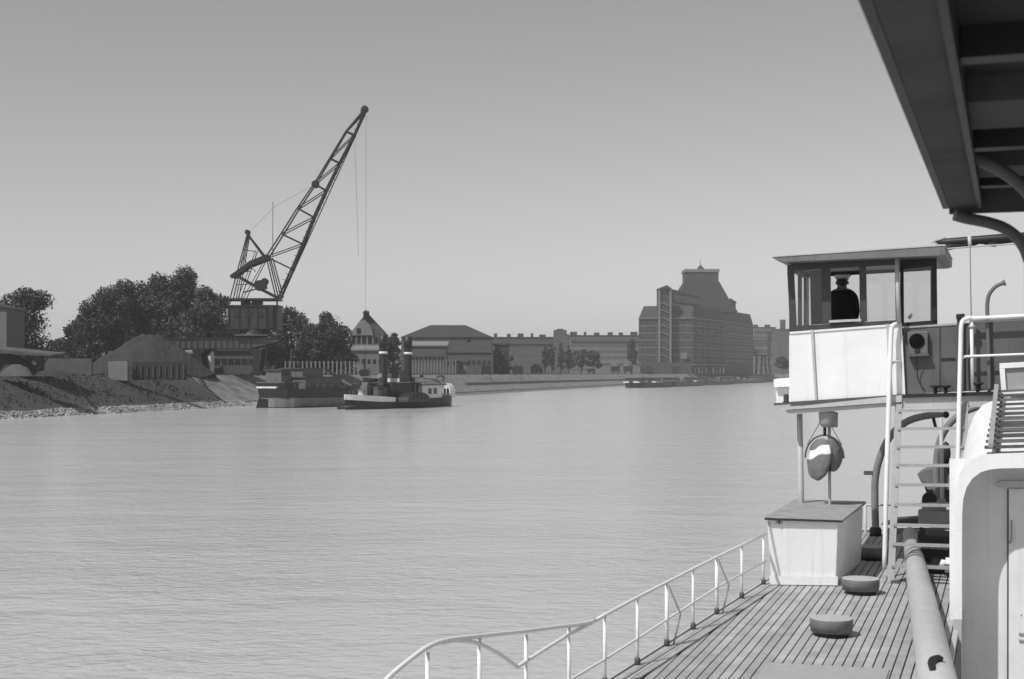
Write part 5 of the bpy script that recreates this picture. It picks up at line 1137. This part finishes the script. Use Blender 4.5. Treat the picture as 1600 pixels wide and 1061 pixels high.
# --- boat davits and covered boat beyond the ladder
def davit(pts_, s_, label, r_=.07):
    t = thing('boat_davit', label, 'davit', S(*pts_[0], s_), 'curved boat davits'); p = [S(x, y, s_) for x, y in pts_]; f0 = Vector(p[0]); f0.z = deck_z(f0)
    sp = spline([f0] + p, 6); part('arm', MB().tube(sp, [r_] * (len(sp) - 5) + [r_ * .9, r_ * .85, r_ * .8, r_ * .7, r_ * .6], 12), GREYP if False else mat('davit_paint', .2, .55, .15, 4), t)
    part('foot', MB().lathe(f0, [(.11, 0), (.11, .12), (.085, .16)], 14), BLACK, t); return t
t = davit([(1368, 822), (1367, 780), (1368, 745), (1376, 712), (1391, 682), (1415, 660), (1445, 650), (1478, 647.5)], 27.0, 'left curved davit arching over the water beyond the storage box', .066)
part('cleat', MB().box(S(1357, 739, 27), .16, .1, .07, RX, AX, UZ), DGREY, t); part('hook', MB().tube([S(1458, 652, 27), S(1462, 668, 27)], .03, 8), BLACK, t); part('end_block', MB().sphere(S(1478, 648, 27), .065, 10), BLACK, t)
t = davit([(1464, 770), (1463, 735), (1466, 700), (1475, 675), (1492, 654), (1515, 640), (1545, 632)], 28.0, 'right curved davit seen between the ladder rungs and the white casing', .066)
part('pulley_block', MB().sphere(S(1478, 708, 27.9), .13, 12, (.7, .7, 1.7)), BLACK, t); part('fall_rope', MB().tube([S(1478, 720, 27.9), S(1484, 742, 27.9)], .02, 6), BLACK, t)
t = thing('covered_boat', 'small ship boat under grey canvas hanging beyond the ladder', 'boat', S(1490, 770, 28.5))
def sS(px, py, ds=0): return S(px, py, 28.2) + AX * ds
part('canvas_cover', MB().prism([sS(1433, 741), sS(1445, 735), sS(1475, 730), sS(1500, 722), sS(1580, 716), sS(1580, 765), sS(1450, 765), sS(1440, 755)], AX * 1.3), CANV, t)
part('hull', MB().prism([sS(1444, 762, .1), sS(1452, 785, .2), sS(1580, 790, .2), sS(1580, 762, .1)], AX * 1.1), DGREY, t)
t = thing('anchor_winch', 'small grey winch drum behind the ladder below the covered boat', 'winch', S(1462, 812, 27))
part('drum', MB().tube([S(1441, 792, 26.9), S(1478, 790, 26.9)], .13, 16), GREYP, t); part('base', MB().sbox(S(1460, 808, 27), .55, .4, .25), GREYP, t); part('wheel', MB().lathe(S(1452, 780, 26.8), [(.13, 0), (.13, .08)], 16, AX), BLACK, t)
part('bed', MB().prism([S(1376, 820, 27.2), S(1400, 812, 27.2), S(1480, 806, 27.2), S(1490, 812, 27.2), S(1490, 822, 27.2)], AX * .5), DGREY, t)
t = thing('black_hatch', 'open black hatch with two tilted lids behind the ladder foot', 'hatch', D(1462, 903))
def H_(px, py, ds=0): return S(px, py, 22.9) + AX * ds
part('lid', MB().prism([H_(1437, 824), H_(1500, 832), H_(1500, 858), H_(1431, 852)], AX * .04 + UZ * .0), BLACK, t)
part('lid', MB().prism([H_(1436, 858, .1), H_(1500, 862, .1), H_(1500, 884, .1), H_(1429, 880, .1)], AX * .05), BLACK, t)
part('coaming', MB().sbox(H_(1470, 893, .35), .8, .6, .16), BLACK, t); part('kerb_bar', MB().bar(H_(1442, 903, -.1), H_(1500, 904, -.1), .03), LGREY, t)
t = thing('white_ventilator', 'bright white metal ventilator lying against the black hatch', 'ventilator', H_(1480, 893, -.2))
part('drum', MB().tube([H_(1478, 880, -.2), H_(1498, 882, -.2)], .12, 18), WHITE2, t); part('collar', MB().tube([H_(1470, 876, -.2), H_(1477, 879, -.2)], [.05, .07], 12), WHITE2, t)

# --- canopy overhead and its pipes
zc_ = E + .86; cz = lambda r_, s, dz=0: ship(r_, s, zc_ + dz)
s1_ = 7.75
t = thing('canopy', 'dark overhead canopy with edge flange and cross beams at the upper right', 'canopy', cz(1, 4))
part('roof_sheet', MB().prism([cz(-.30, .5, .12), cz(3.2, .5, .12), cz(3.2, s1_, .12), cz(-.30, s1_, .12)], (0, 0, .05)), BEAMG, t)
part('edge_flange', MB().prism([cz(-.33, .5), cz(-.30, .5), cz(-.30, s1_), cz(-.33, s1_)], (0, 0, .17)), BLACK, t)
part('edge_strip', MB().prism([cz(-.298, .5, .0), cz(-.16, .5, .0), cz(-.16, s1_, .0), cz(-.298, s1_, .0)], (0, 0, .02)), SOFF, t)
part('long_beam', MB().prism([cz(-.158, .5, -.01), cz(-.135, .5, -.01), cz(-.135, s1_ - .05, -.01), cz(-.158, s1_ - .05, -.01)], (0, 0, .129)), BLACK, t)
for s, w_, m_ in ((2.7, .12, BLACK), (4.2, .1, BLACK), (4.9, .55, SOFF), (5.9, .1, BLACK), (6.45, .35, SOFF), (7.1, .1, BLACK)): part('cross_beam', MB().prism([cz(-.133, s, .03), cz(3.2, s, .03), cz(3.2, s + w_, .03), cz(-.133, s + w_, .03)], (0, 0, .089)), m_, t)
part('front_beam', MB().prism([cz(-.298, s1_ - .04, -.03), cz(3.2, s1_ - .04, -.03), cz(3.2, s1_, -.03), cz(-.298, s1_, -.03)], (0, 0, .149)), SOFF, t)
for i in range(14): part('rivet', MB().lathe(cz(-.335, 2.2 + i * .4, .06), [(.012, 0), (.008, .01)], 8, -RX), BLACK, t)
def pipe(pts_, Y, r_, label):
    sp = spline([P(x, y, Y) for x, y in pts_], 6); solo('canopy_pipe', MB().tube(sp, r_, 16), mat('canopy_pipe_paint', .11, .5, .1, 4), label, 'pipe', 'bent pipes carrying the canopy')
pipe([(1478, 242), (1500, 243), (1535, 252), (1570, 270), (1605, 300), (1630, 345), (1640, 400), (1642, 900)], 6.0, .027, 'upper bent pipe below the canopy beams')
pipe([(1492, 336), (1510, 341), (1545, 348), (1572, 358), (1594, 377), (1607, 405), (1610, 450), (1612, 1300)], 7.3, .03, 'lower bent pipe under the canopy front corner')
# upper deck the camera stands on (below the frame)
struct('upper_deck', MB().prism([ship(-1.2, -3, E - 1.62), ship(3.6, -3, E - 1.62), ship(3.6, 5.0, E - 1.62), ship(-1.2, 5.0, E - 1.62)], (0, 0, -.1)), PLANK[0])

# ================================================================== HAZE
hm = bpy.data.materials.new('haze'); hm.use_nodes = True; n = hm.node_tree; n.nodes.clear()
pv = n.nodes.new('ShaderNodeVolumePrincipled'); pv.inputs['Color'].default_value = (.95, .95, .95, 1); pv.inputs['Density'].default_value = .00018; pv.inputs['Anisotropy'].default_value = 0
ho = n.nodes.new('ShaderNodeOutputMaterial'); n.links.new(pv.outputs[0], ho.inputs['Volume'])
part('haze', MB().box((200, 1650, 30), 5900, 4000, 66), hm, kind='stuff')
sc.cycles.volume_bounces = 1; sc.cycles.max_bounces = 6; sc.cycles.transparent_max_bounces = 12
